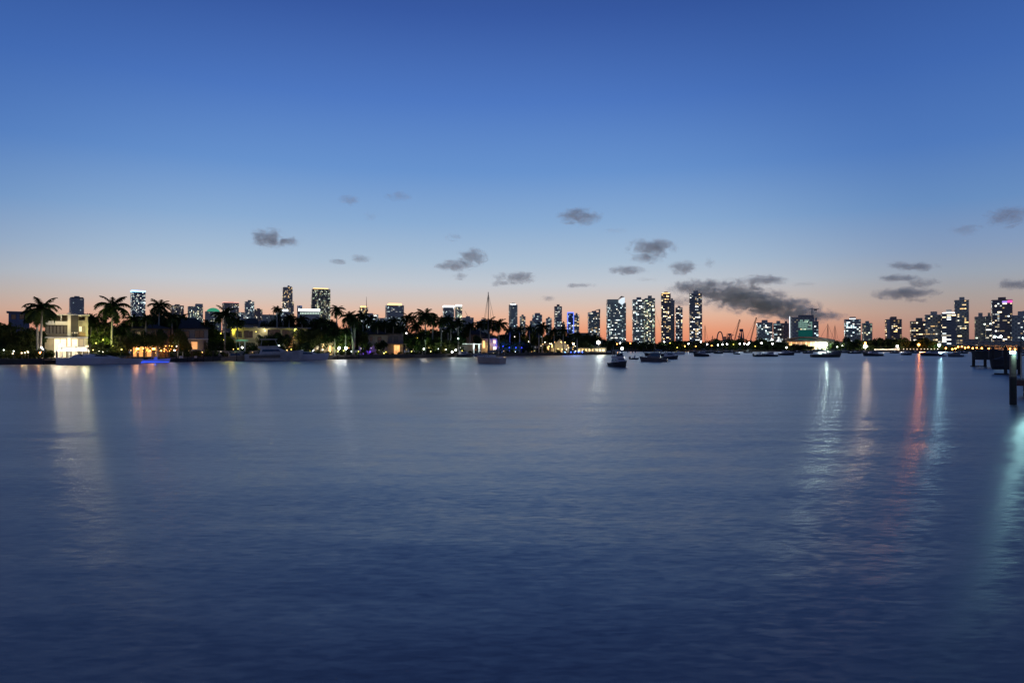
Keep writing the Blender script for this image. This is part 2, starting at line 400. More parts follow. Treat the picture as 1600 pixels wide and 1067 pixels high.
# ------------------------------------------------------------------ towers
COLS = dict(warm=[(1, .72, .36), (1, .82, .5), (1, .62, .25), (1, .9, .7)], cool=[(.8, 1, .95), (.9, 1, 1), (.7, .95, 1), (1, .95, .8)],
            mix=[(1, .8, .5), (1, .9, .7), (.9, 1, 1), (1, .7, .35), (1, .97, .9)], green=[(.8, 1, .7), (1, .95, .6), (.9, 1, .85), (1, .85, .5)],
            blue=[(.25, .4, 1), (.9, .95, 1), (.4, .6, 1)])
def tower(label, px0, px1, ytop, D, body=GLASST, slab=DCONC, pal='mix', lit=.3, yaw=.15, bay=3.3, fh=3.3, gain=1.0, crown=None, steps=None,
          name='apartment_tower', cat='tower', taper=0, slabs=True, pier=None, roof=True, seed=None, top_rows=0, lowband=True):
    rnd = random.Random(seed if seed is not None else int(px0 * 13 + ytop)); pxc = (px0 + px1) / 2; x = X(pxc, D); az = atan2(x, D)
    Wt = (px1 - px0) / F * D * cos(az); k = .75; a = yaw
    wd = Wt / (cos(a) + k * abs(sin(a))); dp = wd * k; H = Z(ytop, D) - LAND
    t = thing(name, label, cat, (x, D, LAND), face_cam(x, D) + a)
    nf = max(3, int(round(H / fh))); fh = H / nf; hw, hd = wd / 2, dp / 2
    mb = MB()
    def sc(z): return 1 - taper * max(0, (z / H - .45)) ** 1.4
    if taper:
        secs = []
        for i in range(9):
            z = H * i / 8; s_ = sc(z); secs.append([(-hw * s_ + hw * (1 - s_) * .6, -hd * s_, z), (hw, -hd * s_, z), (hw, hd, z), (-hw * s_ + hw * (1 - s_) * .6, hd, z)])
        mb.loft(secs)
    else: mb.box(-hw, hw, -hd, hd, 0, H)
    mb.build('body', body, t)
    sl = MB(); win = MB(); dk = MB()
    if slabs:
        for i in range(1, nf + 1):
            z = i * fh; s_ = sc(z); l = -hw * s_ + hw * (1 - s_) * .6 if taper else -hw
            sl.box(l - .5, hw + .5, -hd * s_ - .9, hd * s_ + .5, z - .8, z)
        o = sl.build('floor_slab', slab, t, stuff=True)
    if pier:
        pm = MB()
        for f_ in pier: pm.box(f_[0] * hw, f_[1] * hw, -hd - 1.1, -hd, 0, H * (f_[2] if len(f_) > 2 else 1) + .4)
        pm.build('pier', CONC, t)
    sides = [(-hw, -hd, 1, 0, wd), (hw, -hd, 0, 1, dp), (-hw, hd, 0, -1, dp)]
    for (sx, sy, ux, uy, L) in sides:
        nb = max(2, int(L / bay)); bw = L / nb; col_on = [rnd.random() ** 1.3 for _ in range(nb)]; off_rows = {int(nf * rnd.uniform(.3, .95)) for _ in range(2)}
        for i in range(nf):
            z = i * fh; s_ = sc(z + fh); j = 0
            row = rnd.random() if i not in off_rows else -.7
            while j < nb:
                p = lit * .85 * (.45 + 1.1 * col_on[j]) * (.6 + .8 * row)
                on = rnd.random() < p; run = 1 + (rnd.random() < .18) if on else 1
                run = min(run, nb - j); a0, a1 = j * bw + .55, (j + run) * bw - .55
                if taper and ux: a0 = max(a0, (1 - s_) * wd * .8); 
                j += run
                if a1 <= a0: continue
                off = .12; z0, z1 = z + fh * .20, z + fh * .72
                ox, oy = (uy * off, -ux * off)
                ins = (1 - s_) * hd if taper and ux else 0
                q = [(sx + ux * a0 + ox, sy + uy * a0 + oy + ins, z0), (sx + ux * a1 + ox, sy + uy * a1 + oy + ins, z0),
                     (sx + ux * a1 + ox, sy + uy * a1 + oy + ins, z1), (sx + ux * a0 + ox, sy + uy * a0 + oy + ins, z1)]
                if on:
                    c = rnd.choice(COLS[pal]); v = 1.1 * gain * rnd.choice((.3, .5, .8, 1.2, 1.8, 3.0)) * rnd.uniform(.7, 1.2)
                    win.face(q, 0, tuple(ch * v for ch in c))
                elif (i + j) % 2 == 0: dk.face(q)
    if win.f: win.build('lit_window', GLOWW, t, stuff=True)
    if dk.f: dk.build('dark_window', mat('tower_dark_window', (.12, .13, .14), .3), t, stuff=True)
    if roof:
        s_ = sc(H); r = MB(); r.box(-hw * .35 * s_, hw * .4 * s_, -hd * .4, hd * .4, H, H + 5 + rnd.random() * 3); r.build('rooftop_plant_room', slab, t)
        r = MB()
        for sgn in (-1, 1): r.box(-hw * s_, hw * s_, sgn * hd * s_ - .2, sgn * hd * s_ + .2, H, H + 1.3); r.box(sgn * hw * s_ - .2, sgn * hw * s_ + .2, -hd * s_ + .2, hd * s_ - .2, H, H + 1.3)
        r.build('parapet', slab, t)
    if crown:
        cm, ch, cf = crown[:3]; r = MB(); r.box(-hw * cf - .3, hw * cf + .3, -hd * cf - .5, hd * cf + .3, H + 1.3, H + 1.3 + ch); r.build('crown_light', cm, t)
    if steps:
        for (f0, f1, hh, mt_) in steps:
            r = MB(); r.box(f0 * hw, f1 * hw, -hd * .8, hd * .8, H, H + hh); r.build('upper_block', mt_, t)
    return t, hw, hd, H
T = tower
# far downtown towers behind the island, left to right
T('dark far tower with bright floor bands rising behind the white modern villa', 108, 131, 467, 1900, body=DCONC, slab=CONC, pal='cool', lit=.10, yaw=.2, gain=.5, crown=(DMETAL, 3, .9))
T('blue glass tower with a glowing blue rim above the palm crowns', 203.5, 227, 457, 2600, body=GLASSB, slab=STEELB, pal='cool', lit=.32, gain=1.0, crown=(BLUW, 5, 1.0), fh=4)
T('squat dim tower right of the pointed palm, left of the stepped twin tower', 266, 287, 478, 2600, body=BROWNC, slab=BEIGEC, pal='mix', lit=.28, gain=.6, fh=4)
T('stepped dark tower with a raised right half above the hip roofed house', 293, 317, 479, 2500, body=DCONC, slab=GREENC, pal='green', lit=.34, gain=.8, steps=[(.05, 1, 10, DCONC)], roof=False, fh=4)
T('tower with reddish rim lights and one lit vertical strip beside the palm', 347, 373, 474, 2500, body=BROWNC, slab=CONC, pal='mix', lit=.25, gain=.7, crown=(emis('pink_light', (1, .45, .35), 1.2), 2.5, 1), fh=4, pier=[(.25, .35)])
T('plain dark tower with a flat top left of a lower brown block', 382, 397, 472, 2500, body=DCONC, slab=GREENC, pal='cool', lit=.25, gain=.7, fh=4)
T('low brown block leaning on the plain dark tower', 397, 410, 484, 2450, body=BROWNC, slab=BROWNC, pal='warm', lit=.2, gain=.6, fh=4)
t_, hw, hd, H = T('slim tapering tower with one bright white floor band halfway up', 440, 457, 449, 3200, body=DCONC, slab=BEIGEC, pal='warm', lit=.34, gain=.9, taper=.35, fh=4.5, roof=False)
mb = MB(); mb.box(-hw - .7, hw + .7, -hd - 1.2, hd + .7, H * .60, H * .60 + 8); mb.build('light_band', WHTS, t_)
mb = MB(); mb.box(hw * .1, hw * .45, -hd * .4, hd * .3, H, H + 9); mb.box(hw * .6, hw * .9, -hd * .3, hd * .3, H, H + 5); mb.build('roof_fin', DCONC, t_)
T('narrow annex stepping down at the right foot of the slim tapering tower', 450, 459, 472, 3100, body=DCONC, slab=BEIGEC, pal='warm', lit=.3, gain=.8, fh=4.5)
T('wide curved sided tower with pale rim light and many dim gold windows', 485, 516, 452.5, 2900, body=mat('olive_glass', (.10, .11, .07), .5), slab=BEIGEC, pal='green', lit=.5, gain=.55, taper=.22, crown=(GOLD, 3, .78), fh=4.2, yaw=.1)
T('small blue domed building behind the bright roofed arena', 464, 472, 477.5, 3000, body=GLASSB, slab=STEELB, pal='blue', lit=.4, gain=.6, fh=5, roof=False)
T('low office with a gold lit top storey below a tall antenna', 561, 575, 481, 2600, body=BROWNC, slab=CONC, pal='warm', lit=.5, gain=1, crown=(GOLD, 5, .7), fh=5)
T('long white lit building low behind the palms right of the antenna building', 564, 591, 492, 2500, body=WHITE, slab=WHITE, pal='cool', lit=.85, gain=.9, fh=6, bay=6, name='office_building', cat='building')
T('broad tower crowned with glowing gold lights', 602, 631, 478, 2500, body=DCONC, slab=CONC, pal='cool', lit=.15, gain=.7, crown=(GOLD, 7, .75), fh=4)
T('square tower with a white lit rim, left of its narrower twin', 692, 709.5, 481, 2400, body=GREENC, slab=CONC, pal='cool', lit=.3, gain=.8, crown=(WHTS, 6, 1), fh=4)
T('narrow tower with a white lit cap beside the square rimmed tower', 711, 722, 479.5, 2400, body=DCONC, slab=GREENC, pal='green', lit=.45, gain=.8, crown=(WHTS, 6, .9), fh=4)
T('low grey blank block right of the white capped twin towers', 722, 740, 497, 2100, body=CONC, slab=CONC, pal='cool', lit=.03, gain=.5, fh=4, name='office_building', cat='building')
T('low dark block behind the sailboat mast', 745, 765, 503, 1900, body=GREENC, slab=CONC, pal='cool', lit=.08, gain=.4, fh=4, name='office_building', cat='building')
T('round topped slender tower with a pale blue cap right of the sailboat mast', 795, 808.5, 477, 2000, body=GLASST, slab=DCONC, pal='cool', lit=.22, gain=.7, crown=(WHTS, 2.5, .6), yaw=.3)
T('small block tower with a dark top between the round topped and stepped towers', 812, 821, 495, 2000, body=DCONC, slab=GREENC, pal='mix', lit=.25, gain=.7)
T('stepped tower with a rounded shoulder behind the palms', 832, 847, 492, 1900, body=DCONC, slab=CONC, pal='cool', lit=.3, gain=.8, steps=[(-.5, .6, 5, DCONC)], roof=False)
T('low wing in front of the stepped shouldered tower', 828, 838, 502, 1850, body=GREENC, slab=CONC, pal='cool', lit=.12, gain=.6)
T('small plain tower left of the slender two tone tower', 853, 862, 498, 2000, body=DCONC, slab=GREENC, pal='cool', lit=.2, gain=.6)
T('slender two tone tower with one lit left column of windows', 866, 878, 479.5, 2000, body=DCONC, slab=BROWNC, pal='cool', lit=.25, gain=.8)
T('tiny block at the right foot of the slender two tone tower', 878, 883, 505, 2050, body=BROWNC, slab=BROWNC, pal='warm', lit=.12, gain=.5)
t_, hw, hd, H = T('tower outlined in blue light beside a darker twin', 886, 896, 489, 1900, body=GLASSB, slab=mat('blue_cladding', (.02, .03, .16), .5), pal='blue', lit=.35, gain=1.2, roof=False)
mb = MB(); BW = emis('blue_outline_light', (.12, .2, 1), 1.8)
mb.box(-hw - 1.2, -hw + .6, -hd - 1.6, -hd - .95, 0, H + 2); mb.box(hw - .6, hw + 1.2, -hd - 1.6, -hd - .95, 0, H + 2); mb.box(-hw + .6, hw - .6, -hd - 1.6, -hd - .95, H - .5, H + 2); mb.build('outline_light', BW, t_)
T('dark twin with a sloping shoulder right of the blue outlined tower', 896.5, 905, 493, 1900, body=DCONC, slab=GREENC, pal='warm', lit=.3, gain=.7)
t_, hw, hd, H = T('tower with open curved roof frames left of the sloping sign tower', 918.5, 937.5, 489, 1750, body=GLASST, slab=DCONC, pal='mix', lit=.22, gain=.9, yaw=.12)
for k in range(3):
    mb = MB(); mb.path([(hw * (.0 + .02 * k), -hd + k * hd, H), (hw * .1, -hd + k * hd, H + 5), (hw * .55, -hd + k * hd, H + 8), (hw, -hd + k * hd, H + 9), (hw, -hd + k * hd, H)], [.7, .7, .7, .7, .7], 5); mb.build('roof_frame', BEIGEC, t_)
t_, hw, hd, H = T('wide teal tower topped by a sloping white lit sail sign', 947.5, 978, 474, 1650, body=GLASST, slab=GREENC, pal='cool', lit=.38, gain=.9, yaw=.1, steps=[(-1, .2, 9, GLASST)], roof=False)
mb = MB(); p = [(hw * .30, H + 0), (hw * .56, H - 5), (hw * .86, H + 1), (hw * .86, H + 13), (hw * .6, H + 12), (hw * .30, H + 7)]
mb.loft([[(a, -hd - 1.5, b) for a, b in p], [(a, hd * .3, b) for a, b in p]]); mb.build('sail_sign', emis('sign_light', (.75, .88, 1), 1.0), t_)
mb = MB(); p = [(hw * .1, H + 7), (hw * .6, H + 14.2), (hw * .84, H + 15), (hw * .5, H + 16.5)]
mb.loft([[(a, -hd - 1.8, b) for a, b in p], [(a, hd * .3, b) for a, b in p]]); mb.build('sign_cap', DMETAL, t_)
T('widest centre tower with dense white windows on its left half', 988, 1008, 469, 1650, body=GLASST, slab=DCONC, pal='cool', lit=.42, gain=1.1, yaw=.08)
T('widest centre tower with green tinted windows on its right half', 1007, 1023.5, 467, 1630, body=GLASST, slab=GREENC, pal='green', lit=.40, gain=1.1, yaw=.1)
T('tall dark tower with a gold lit top floor left of the pale slab tower', 1033, 1048, 460, 1600, body=DARKW, slab=BROWNC, pal='warm', lit=.42, gain=1.2, yaw=.06, crown=(GOLD, 1.6, .8))
T('narrow blank pale slab tower squeezed behind the gold topped tower', 1046, 1054, 470, 1680, body=CONC, slab=CONC, pal='cool', lit=.02, gain=.5, slabs=True)
T('short slender tower with a bright ladder of windows', 1055.5, 1066.5, 481.5, 1600, body=DARKW, slab=DCONC, pal='mix', lit=.42, gain=1.0, yaw=.1)
T('tallest lone dark tower speckled with windows left of the orange sky', 1077, 1097, 459.5, 1500, body=DARKW, slab=DCONC, pal='mix', lit=.44, gain=1.3, yaw=.06)
T('low wide tower with crowded green white windows, leftmost right of the cranes', 1182, 1207, 505, 1350, body=GLASST, slab=CONC, pal='cool', lit=.6, gain=1.0, yaw=.1)
T('low tower with pinkish walls between two low window crowded blocks', 1208, 1224, 506, 1380, body=BROWNC, slab=CONC, pal='cool', lit=.35, gain=.9, yaw=.1)
T('small pink walled tower just left of the white edged construction tower', 1223, 1233, 506, 1360, body=mat('pink_render', (.4, .2, .17), .8), slab=BROWNC, pal='mix', lit=.15, gain=.7)
t_, hw, hd, H = T('half built tower wrapped in teal netting with a white lit edge', 1234, 1272, 496, 1250, body=CONC, slab=CONC, pal='green', lit=.12, gain=.8, yaw=.03, name='construction_tower', roof=False)
mb = MB(); mb.box(-hw * .32, hw * .86, -hd - 1.7, -hd - 1.2, H * .16, H * .58); mb.build('safety_netting', mat('glowing_teal_netting', (.02, .20, .15), .8, emit=(.02, .35, .24), es=.12), t_)  # netting carries a faint glow of its own, without any lamp
mb = MB(); rr = random.Random(2)
for k in range(5):
    for i in range(9):
        if rr.random() < .8: mb.box(-hw * .30 + i * hw * .128, -hw * .30 + i * hw * .128 + hw * .10, -hd - 1.5, -hd - 1.1, H * (.60 + k * .066), H * (.60 + k * .066 + .05))
mb.build('open_bay', emis('pale_green_light', (.45, .8, .62), .38), t_, stuff=True)
mb = MB(); mb.box(-hw - 1.4, -hw - .3, -hd - 2.4, -hd - .9, 0, H + 1.5); mb.build('edge_light', emis('edge_white', (.85, .95, 1), 1.6), t_)
mb = MB(); mb.box(-hw * .32, hw * .95, -hd - 1.4, hd * .5, H, H + 3.6); mb.build('formwork_deck', DARKW, t_)
T('narrow bright block against the right side of the construction tower', 1271, 1279, 503, 1280, body=GREENC, slab=CONC, pal='cool', lit=.75, gain=1.2)
T('teal faced block tower with a reddish left side, left of its lower neighbour', 1319, 1345, 500, 1350, body=GREENC, slab=CONC, pal='cool', lit=.42, gain=.9, yaw=.2, crown=(WHTS, 1.5, .35))
T('lower grey tower with a blank left side, right of the teal faced block', 1347, 1363, 506, 1350, body=CONC, slab=GREENC, pal='green', lit=.4, gain=.9, yaw=.3)
T('brown tower with a grey left side standing apart over the dark park trees', 1383, 1409, 500, 1300, body=BROWNC, slab=BROWNC, pal='warm', lit=.36, gain=1.2, yaw=.2, steps=[(-.4, .1, 5, BROWNC)], pier=[(-1, -.62)])
T('cream window grid tower above the orange lamp', 1422, 1450, 503, 1200, body=BROWNC, slab=BEIGEC, pal='warm', lit=.5, gain=1.0, yaw=.08)
T('pale block tower with one bright white vertical sign', 1445, 1473, 493, 1150, body=GREENC, slab=CONC, pal='warm', lit=.26, gain=.8, yaw=.05)
t_, hw, hd, H = T('dark banded tower with long lit floor strips, its top rim lit white', 1471, 1494, 491, 1120, body=DARKW, slab=CONC, pal='mix', lit=.42, gain=1.3, yaw=.05, bay=6, crown=(WHTS, 1.4, .8))
T('tall pillar tower with a stepped cap and a warm centre column of windows', 1491.5, 1514, 469, 1180, body=GREENC, slab=DCONC, pal='warm', lit=.25, gain=1.2, yaw=.05, steps=[(-.3, .4, 5, DCONC)], roof=False)
T('low dark tower left of the magenta topped tower', 1523, 1541, 496, 1150, body=GREENC, slab=DCONC, pal='green', lit=.24, gain=1.2, yaw=.08)
T('slim block wedged against the left side of the magenta topped tower', 1540, 1551, 495, 1130, body=GREENC, slab=GREENC, pal='mix', lit=.4, gain=1.3, yaw=.05)
t_, hw, hd, H = T('great dark tower with a magenta and blue lit roof corner', 1549, 1582, 470, 1100, body=DARKW, slab=BROWNC, pal='mix', lit=.36, gain=1.3, yaw=.06)
mb = MB(); mb.box(0, hw * .5, -hd - 1.3, -hd - .9, H - 4, H - 1); mb.build('crown_light', emis('violet_light', (.45, .3, 1), 1.1), t_)
mb = MB(); mb.box(hw * .52, hw, -hd - 1.3, -hd - .9, H - 4, H); mb.build('crown_light', emis('magenta_light', (1, .08, .5), 1.1), t_)
T('green grey tower at the picture edge with scattered white windows', 1580, 1612, 494, 1080, body=GREENC, slab=DCONC, pal='mix', lit=.36, gain=1.2, yaw=.05)
T('edge block rising behind the green grey tower', 1596, 1625, 487, 1200, body=BROWNC, slab=BROWNC, pal='warm', lit=.3, gain=1.0)
# low lit blocks between and below the towers
for lab, a, b, y, D, bd, pal, lit, gn in (
    ('green lit low block with curved top left of the big garden palm', 320, 344, 487, 2300, GREENC, 'green', .3, .7),
    ('bright small block glimpsed between the palm and the plain dark tower', 372, 382, 488, 2300, CONC, 'cool', .9, 1.4),
    ('long dim block left of the slim tapering tower', 409, 438, 492, 2300, GREENC, 'cool', .1, .4),
    ('bright topped block at the foot of the slim tapering tower', 431, 455, 488, 2300, CONC, 'cool', .5, .9),
    ('low lit block left of the gold crowned tower', 590, 604, 497, 2300, CONC, 'cool', .4, .6),
    ('lit podium below the gold crowned tower', 600, 634, 497, 2200, GREENC, 'cool', .55, .9),
    ('lit podium in front of the white rimmed twin towers', 686, 722, 500, 2100, CONC, 'cool', .6, .9),
    ('low block in the gap right of the sloping sign tower', 940, 988, 537, 1500, GREENC, 'warm', .6, .9),
    ('low lit podium below the widest centre tower', 985, 1028, 538, 1400, CONC, 'green', .6, 1.1),
    ('low lit podium below the gold topped tower', 1030, 1100, 539, 1400, CONC, 'warm', .6, 1.0),
    ('low terrace of lit flats below the tall pillar tower', 1494, 1528, 530, 1000, BEIGEC, 'warm', .6, 1.2),
    ('low terrace of lit flats below the magenta topped tower', 1528, 1600, 533, 980, BEIGEC, 'mix', .5, 1.3)):
    T(lab, a, b, y, D, body=bd, slab=CONC, pal=pal, lit=lit * .7, gain=gn * .6, roof=False, name='low_building', cat='building', yaw=.04)
t_ = thing('dome_building', 'green lit domed building between the stepped tower and the garden palm', 'building', (X(333, 2350), 2350, LAND), face_cam(X(333, 2350), 2350))
mb = MB(); r = 13 / F * 2350; mb.box(-r * .9, r * .9, 0, 30, 0, Z(489, 2350) - LAND); mb.build('body', GREENC, t_)
mb = MB(); mb.ball((0, 10, Z(489, 2350) - LAND), r * .8, 16, sz=.8); mb.build('dome', GREENE, t_)
# arena with a white lit roof edge
s = Site(482, 2300); t_ = s.root('arena', 'low arena with a bright white roof edge in front of the curved tower', 'arena')
mb = MB(); s.bx(mb, 468, 486, 499, None, 0, 60); mb.build('body', CONC, t_)
mb = MB(); s.bx(mb, 466, 482.5, 500, 484.5, -3, 62); mb.build('roof_edge_light', WHTS, t_)
mb = MB()
for i in range(12): s.bx(mb, 469 + i * 2.5, 488, 470.6 + i * 2.5, 491, -.5, 0)
mb.build('lit_window', mat('arena_window', (.2, .2, .2), .5, emit=(.7, .9, .75), es=.8), t_, stuff=True)
# antenna
an = MB(); D = 2590; x = X(572.5, D); an.path([(0, 0, 0), (0, 0, Z(478, D)), (0, 0, Z(464, D))], [1.6, 1.3, .4], 6)
o = tag(an.build('antenna_mast', RED), 'thin red antenna mast above the gold lit office', 'antenna'); o.location = (x, D, LAND)

# ------------------------------------------------------------------ cranes
def luffing(px0, y0, px1, y1, D, label, name='crawler_crane'):
    t = thing(name, label, 'crane', (X(px0, D), D, LAND))
    dx = (px1 - px0) / F * D; z0 = Z(y0, D) - LAND; z1 = Z(y1, D) - LAND; mb = MB()
    mb.box(-4, 4, -3, 3, 0, z0 * .6); mb.tube((0, 0, z0 * .6), (0, 0, z0), 2, 2, 6); mb.build('tower_base', STEELB, t)
    b = MB(); n = 18; w_ = 1.5
    P = [(dx * i / n, z0 + (z1 - z0) * i / n) for i in range(n + 1)]
    for i in range(n):
        for sx, sy in ((-w_, -w_), (w_, w_)): b.tube((P[i][0] + sx, sy, P[i][1]), (P[i + 1][0] + sx, sy, P[i + 1][1]), .5, .5, 4)
        b.tube((P[i][0] - w_, -w_, P[i][1]), (P[i + 1][0] + w_, w_, P[i + 1][1]), .35, .35, 4)
    b.build('jib', RED, t); c = MB(); c.tube((dx, 0, z1), (dx + 2, 0, z1 - 6), .3, .3, 4); c.tube((-9, 0, z0 + 3), (dx, 0, z1), .25, .25, 4); c.build('cable', DMETAL, t)
luffing(1148, 531, 1156, 499, 1500, 'red crane jib leaning over the port, the left of two')
luffing(1173, 531, 1182, 496, 1500, 'red crane jib leaning over the port, nearest the low window crowded tower')
def gantry(px, ytop, D, label, wpx, lean=.3):
    t = thing('gantry_crane', label, 'crane', (X(px, D), D, LAND)); h = Z(ytop, D) - LAND; w_ = wpx / F * D; mb = MB()
    for sy in (-6, 6):
        mb.tube((-w_ / 2, sy, 0), (-w_ * .1, sy, h * .8), 1.6, 1.2, 5); mb.tube((w_ / 2, sy, 0), (w_ * .1, sy, h), 1.6, 1.2, 5); mb.tube((-w_ * .35, sy, h * .35), (w_ * .35, sy, h * .35), 1.1, 1.1, 5)
    mb.build('frame', STEELB, t); b = MB(); b.tube((-w_ * .6, 0, h * .62), (w_ * .9, 0, h * (.62 + lean)), 1.3, .8, 5); b.box(-3, 4, -3, 3, h * .86, h * 1.0); b.build('boom', STEELB, t)
gantry(1140, 521, 1700, 'blue grey gantry crane between the arch crane and the tall jib', 7)
gantry(1132, 526, 1700, 'small gantry crane, lowest of the port cranes', 4, .1)
gantry(1158, 514, 1600, 'largest gantry crane with a raised head beside the red jib', 9, -.2)
ar = MB(); D = 1600; w_ = 5 / F * D; h = Z(518, D) - LAND; P = [(-w_ * cos(pi * i / 10), 0, h * (sin(pi * i / 10) ** .6)) for i in range(11)]; ar.path(P, [1.3] * 11, 6)
o = tag(ar.build('arch_crane', STEELB), 'arched steel boom of a port crane right of the lone dark tower', 'crane'); o.location = (X(1125, D), D, LAND)
# tower crane on the construction tower
t_ = thing('tower_crane', 'thin tower crane above the netted construction tower', 'crane', (X(1269, 1240), 1240, LAND))
h = Z(481, 1240) - LAND; mb = MB()
for sx, sy in ((-1, -1), (1, -1), (1, 1), (-1, 1)): mb.tube((sx, sy, 0), (sx, sy, h), .25, .25, 4)
for i in range(24): mb.tube((-1, -1, h * i / 24), (1, -1, h * (i + 1) / 24), .18, .18, 4)
mb.build('mast', METAL, t_); mb = MB(); mb.tube((-5, 0, h - 2), (13, 0, h - 2), .5, .4, 4); mb.box(4, 9, -1, 1, h - 4.6, h - 2.6); mb.build('jib', DMETAL, t_)
t_ = thing('tower_crane', 'faint tower crane right of the narrow white capped tower', 'crane', (X(730, 2100), 2100, LAND)); h = Z(486, 2100) - LAND
mb = MB(); mb.tube((0, 0, 0), (0, 0, h * .85), 1, 1, 4); mb.tube((2, 0, h * .85), (-7, 0, h), .7, .5, 4); mb.tube((0, 0, h * .85), (9, 0, h * .7), .4, .4, 4); mb.build('mast', BROWNC, t_)

# ------------------------------------------------------------------ far shore: park trees, halls, tents, lamps
r0 = random.Random(11); GF = 'park trees along the far shore'
k = 0; px = 945
while px < 1560:
    ytop = 531 + r0.uniform(-3, 3); hw = r0.uniform(9, 14)
    if 1000 < px < 1100: ytop = 533 + r0.uniform(-2, 2)
    if 1225 < px < 1300: ytop = 539 + r0.uniform(-1, 2); hw = 8
    if 1365 < px < 1440: ytop = 528.5 + r0.uniform(-1.5, 2)
    if px > 1470: ytop = 540 + r0.uniform(-1, 2); hw = 7
    D = 585 + r0.uniform(-6, 25)
    if px < 1000: D += 45
    t_ = tree(px, ytop, hw, D, 'dark park tree in the low tree line across the bay', crown=r0.choice(FARC), group=GF)
    px += hw * r0.uniform(.75, 1.2)
for px, y, hw in ((1206, 536, 11), (1223, 538, 9), (1240, 538, 9), (1253, 538, 9), (1266, 541, 7), (1322, 533, 12), (1335, 532, 12), (1343, 534, 9), (1455, 534, 10), (1300, 540, 6)):
    tree(px, y, hw, 568 + r0.uniform(0, 4), 'round park tree standing in front of the lit buildings across the bay', crown=r0.choice(FARC), group='trees in front of the far lit buildings')
# low undergrowth along the far bank
sh = MB(); rr = random.Random(5)
for i in range(9000):
    px = rr.uniform(960, 1560); D = 572 + rr.uniform(0, 10) + (40 if px < 1020 else 8 if px < 1150 else 0); z = LAND + rr.random() ** 1.5 * 3.6; c = Vector((X(px, D), D, z)); s_ = rr.uniform(.3, .7)
    a = Vector((rr.gauss(0, 1), rr.gauss(0, 1), rr.gauss(0, 1))).normalized(); b = a.orthogonal().normalized(); d = a.cross(b)
    sh.face([c - b * s_, c + d * s_ * .6, c + b * s_, c - d * s_ * .6])
o = sh.build('undergrowth', LEAF); o['kind'] = 'stuff'; o['label'] = 'dark undergrowth along the far seawall'
# event hall with dark shallow roof, lit warm to white
s = Site(1262, 590); t_ = s.root('event_hall', 'long hall lit orange to white under a dark shallow roof across the bay', 'hall')
mb = MB(); s.bx(mb, 1224, 531, 1303, None, 0, 40); mb.build('wall', CREAM, t_)
rf = MB(); prof = [(1221, 532.5), (1232, 529), (1250, 526), (1268, 526.5), (1285, 528), (1305, 531)]
for (a, ya), (b, yb) in zip(prof, prof[1:]):
    u0, z0 = s.uz(a, ya, -2); u1, z1 = s.uz(b, yb, -2); rf.loft([[(u0, -2, z0 - 1), (u1, -2, z1 - 1), (u1, -2, z1), (u0, -2, z0)], [(u0, 42, z0 - 1), (u1, 42, z1 - 1), (u1, 42, z1 + 1), (u0, 42, z0 + 1)]])
u0, _ = s.uz(1221, 530); u1, _ = s.uz(1305, 530); z5 = s.uz(1221, 533)[1]
rf.box(u0, u1, -1.9, 41, z5 - .6, z5 + .3); rf.build('roof', ROOFD, t_)
for i in range(10):
    m_ = MB(); u, z = s.uz(1229 + i * 7.6, 540); m_.box(u - .5, u + .5, -.5, -.003, 0, z5 - .6); m_.build('column', WHITE, t_)
for i in range(7):
    u = s.uz(1229 + i * 7, 540)[0]; light(t_, (u, -4, 2.2), (1, .5, .18), 2600, .3)
for i in range(3):
    u = s.uz(1278 + i * 10, 540)[0]; light(t_, (u, -4, 3), (.85, 1, .92), 4500, .3)
def tent(px0, px1, ytop, ybase, D, label, m_=WHITE, lit_=2500, mm=None):
    s = Site((px0 + px1) / 2, D); t = s.root('marquee', label, 'tent'); u0, z1 = s.uz(px0, ytop); u1, _ = s.uz(px1, ytop); zb = s.uz(px0, ybase)[1]
    d = (u1 - u0) * .5; mb = MB(); n = 2; w_ = (u1 - u0) / n
    for i in range(n):
        a, b = u0 + i * w_, u0 + (i + 1) * w_; ap = ((a + b) / 2, d / 2, z1)
        for q in ((a, 0), (b, 0)), ((b, 0), (b, d)), ((b, d), (a, d)), ((a, d), (a, 0)): mb.face([(*q[0], zb), (*q[1], zb), ap])
    mb.build('canopy', m_, t); p = MB()
    for i in range(n + 1):
        for yy in (0, d): p.tube((u0 + i * w_, yy, 0), (u0 + i * w_, yy, zb), .08, .08, 4)
    p.build('pole', METAL, t); light(t, ((u0 + u1) / 2, -3, zb * .7), (.9, 1, 1), lit_, .3)
    for k in range(n): light(t, (u0 + (k + .5) * w_, -1.5, z1 + 1.0), (.9, 1, 1), lit_ * .12, .1)  # added lights without fixtures, above the canopy front to brighten it
tent(1117, 1131, 531, 535, 640, 'white marquee on the shore below the arched crane')
tent(1133, 1148, 530.5, 535, 640, 'white marquee between two others on the port side shore')
tent(1150, 1161, 530, 535, 640, 'white marquee below the largest gantry crane')
tent(1188, 1200, 530, 536, 600, 'yellowish lit marquee left of the large white canopy', CREAM)
tent(1200, 1223, 526.5, 536, 600, 'large brilliant white canopy left of the long lit hall', lit_=9000)
# white lit pavilion right of hall, wall catching flood light
s = Site(1317, 585); t_ = s.root('pavilion', 'floodlit white pavilion right of the long lit hall', 'pavilion')
mb = MB(); s.bx(mb, 1305, 536, 1330, None, 0, 12); mb.build('wall', WHITE, t_); mb = MB(); s.bx(mb, 1304, 535, 1331, 536, -1, 13); mb.build('roof', METAL, t_)
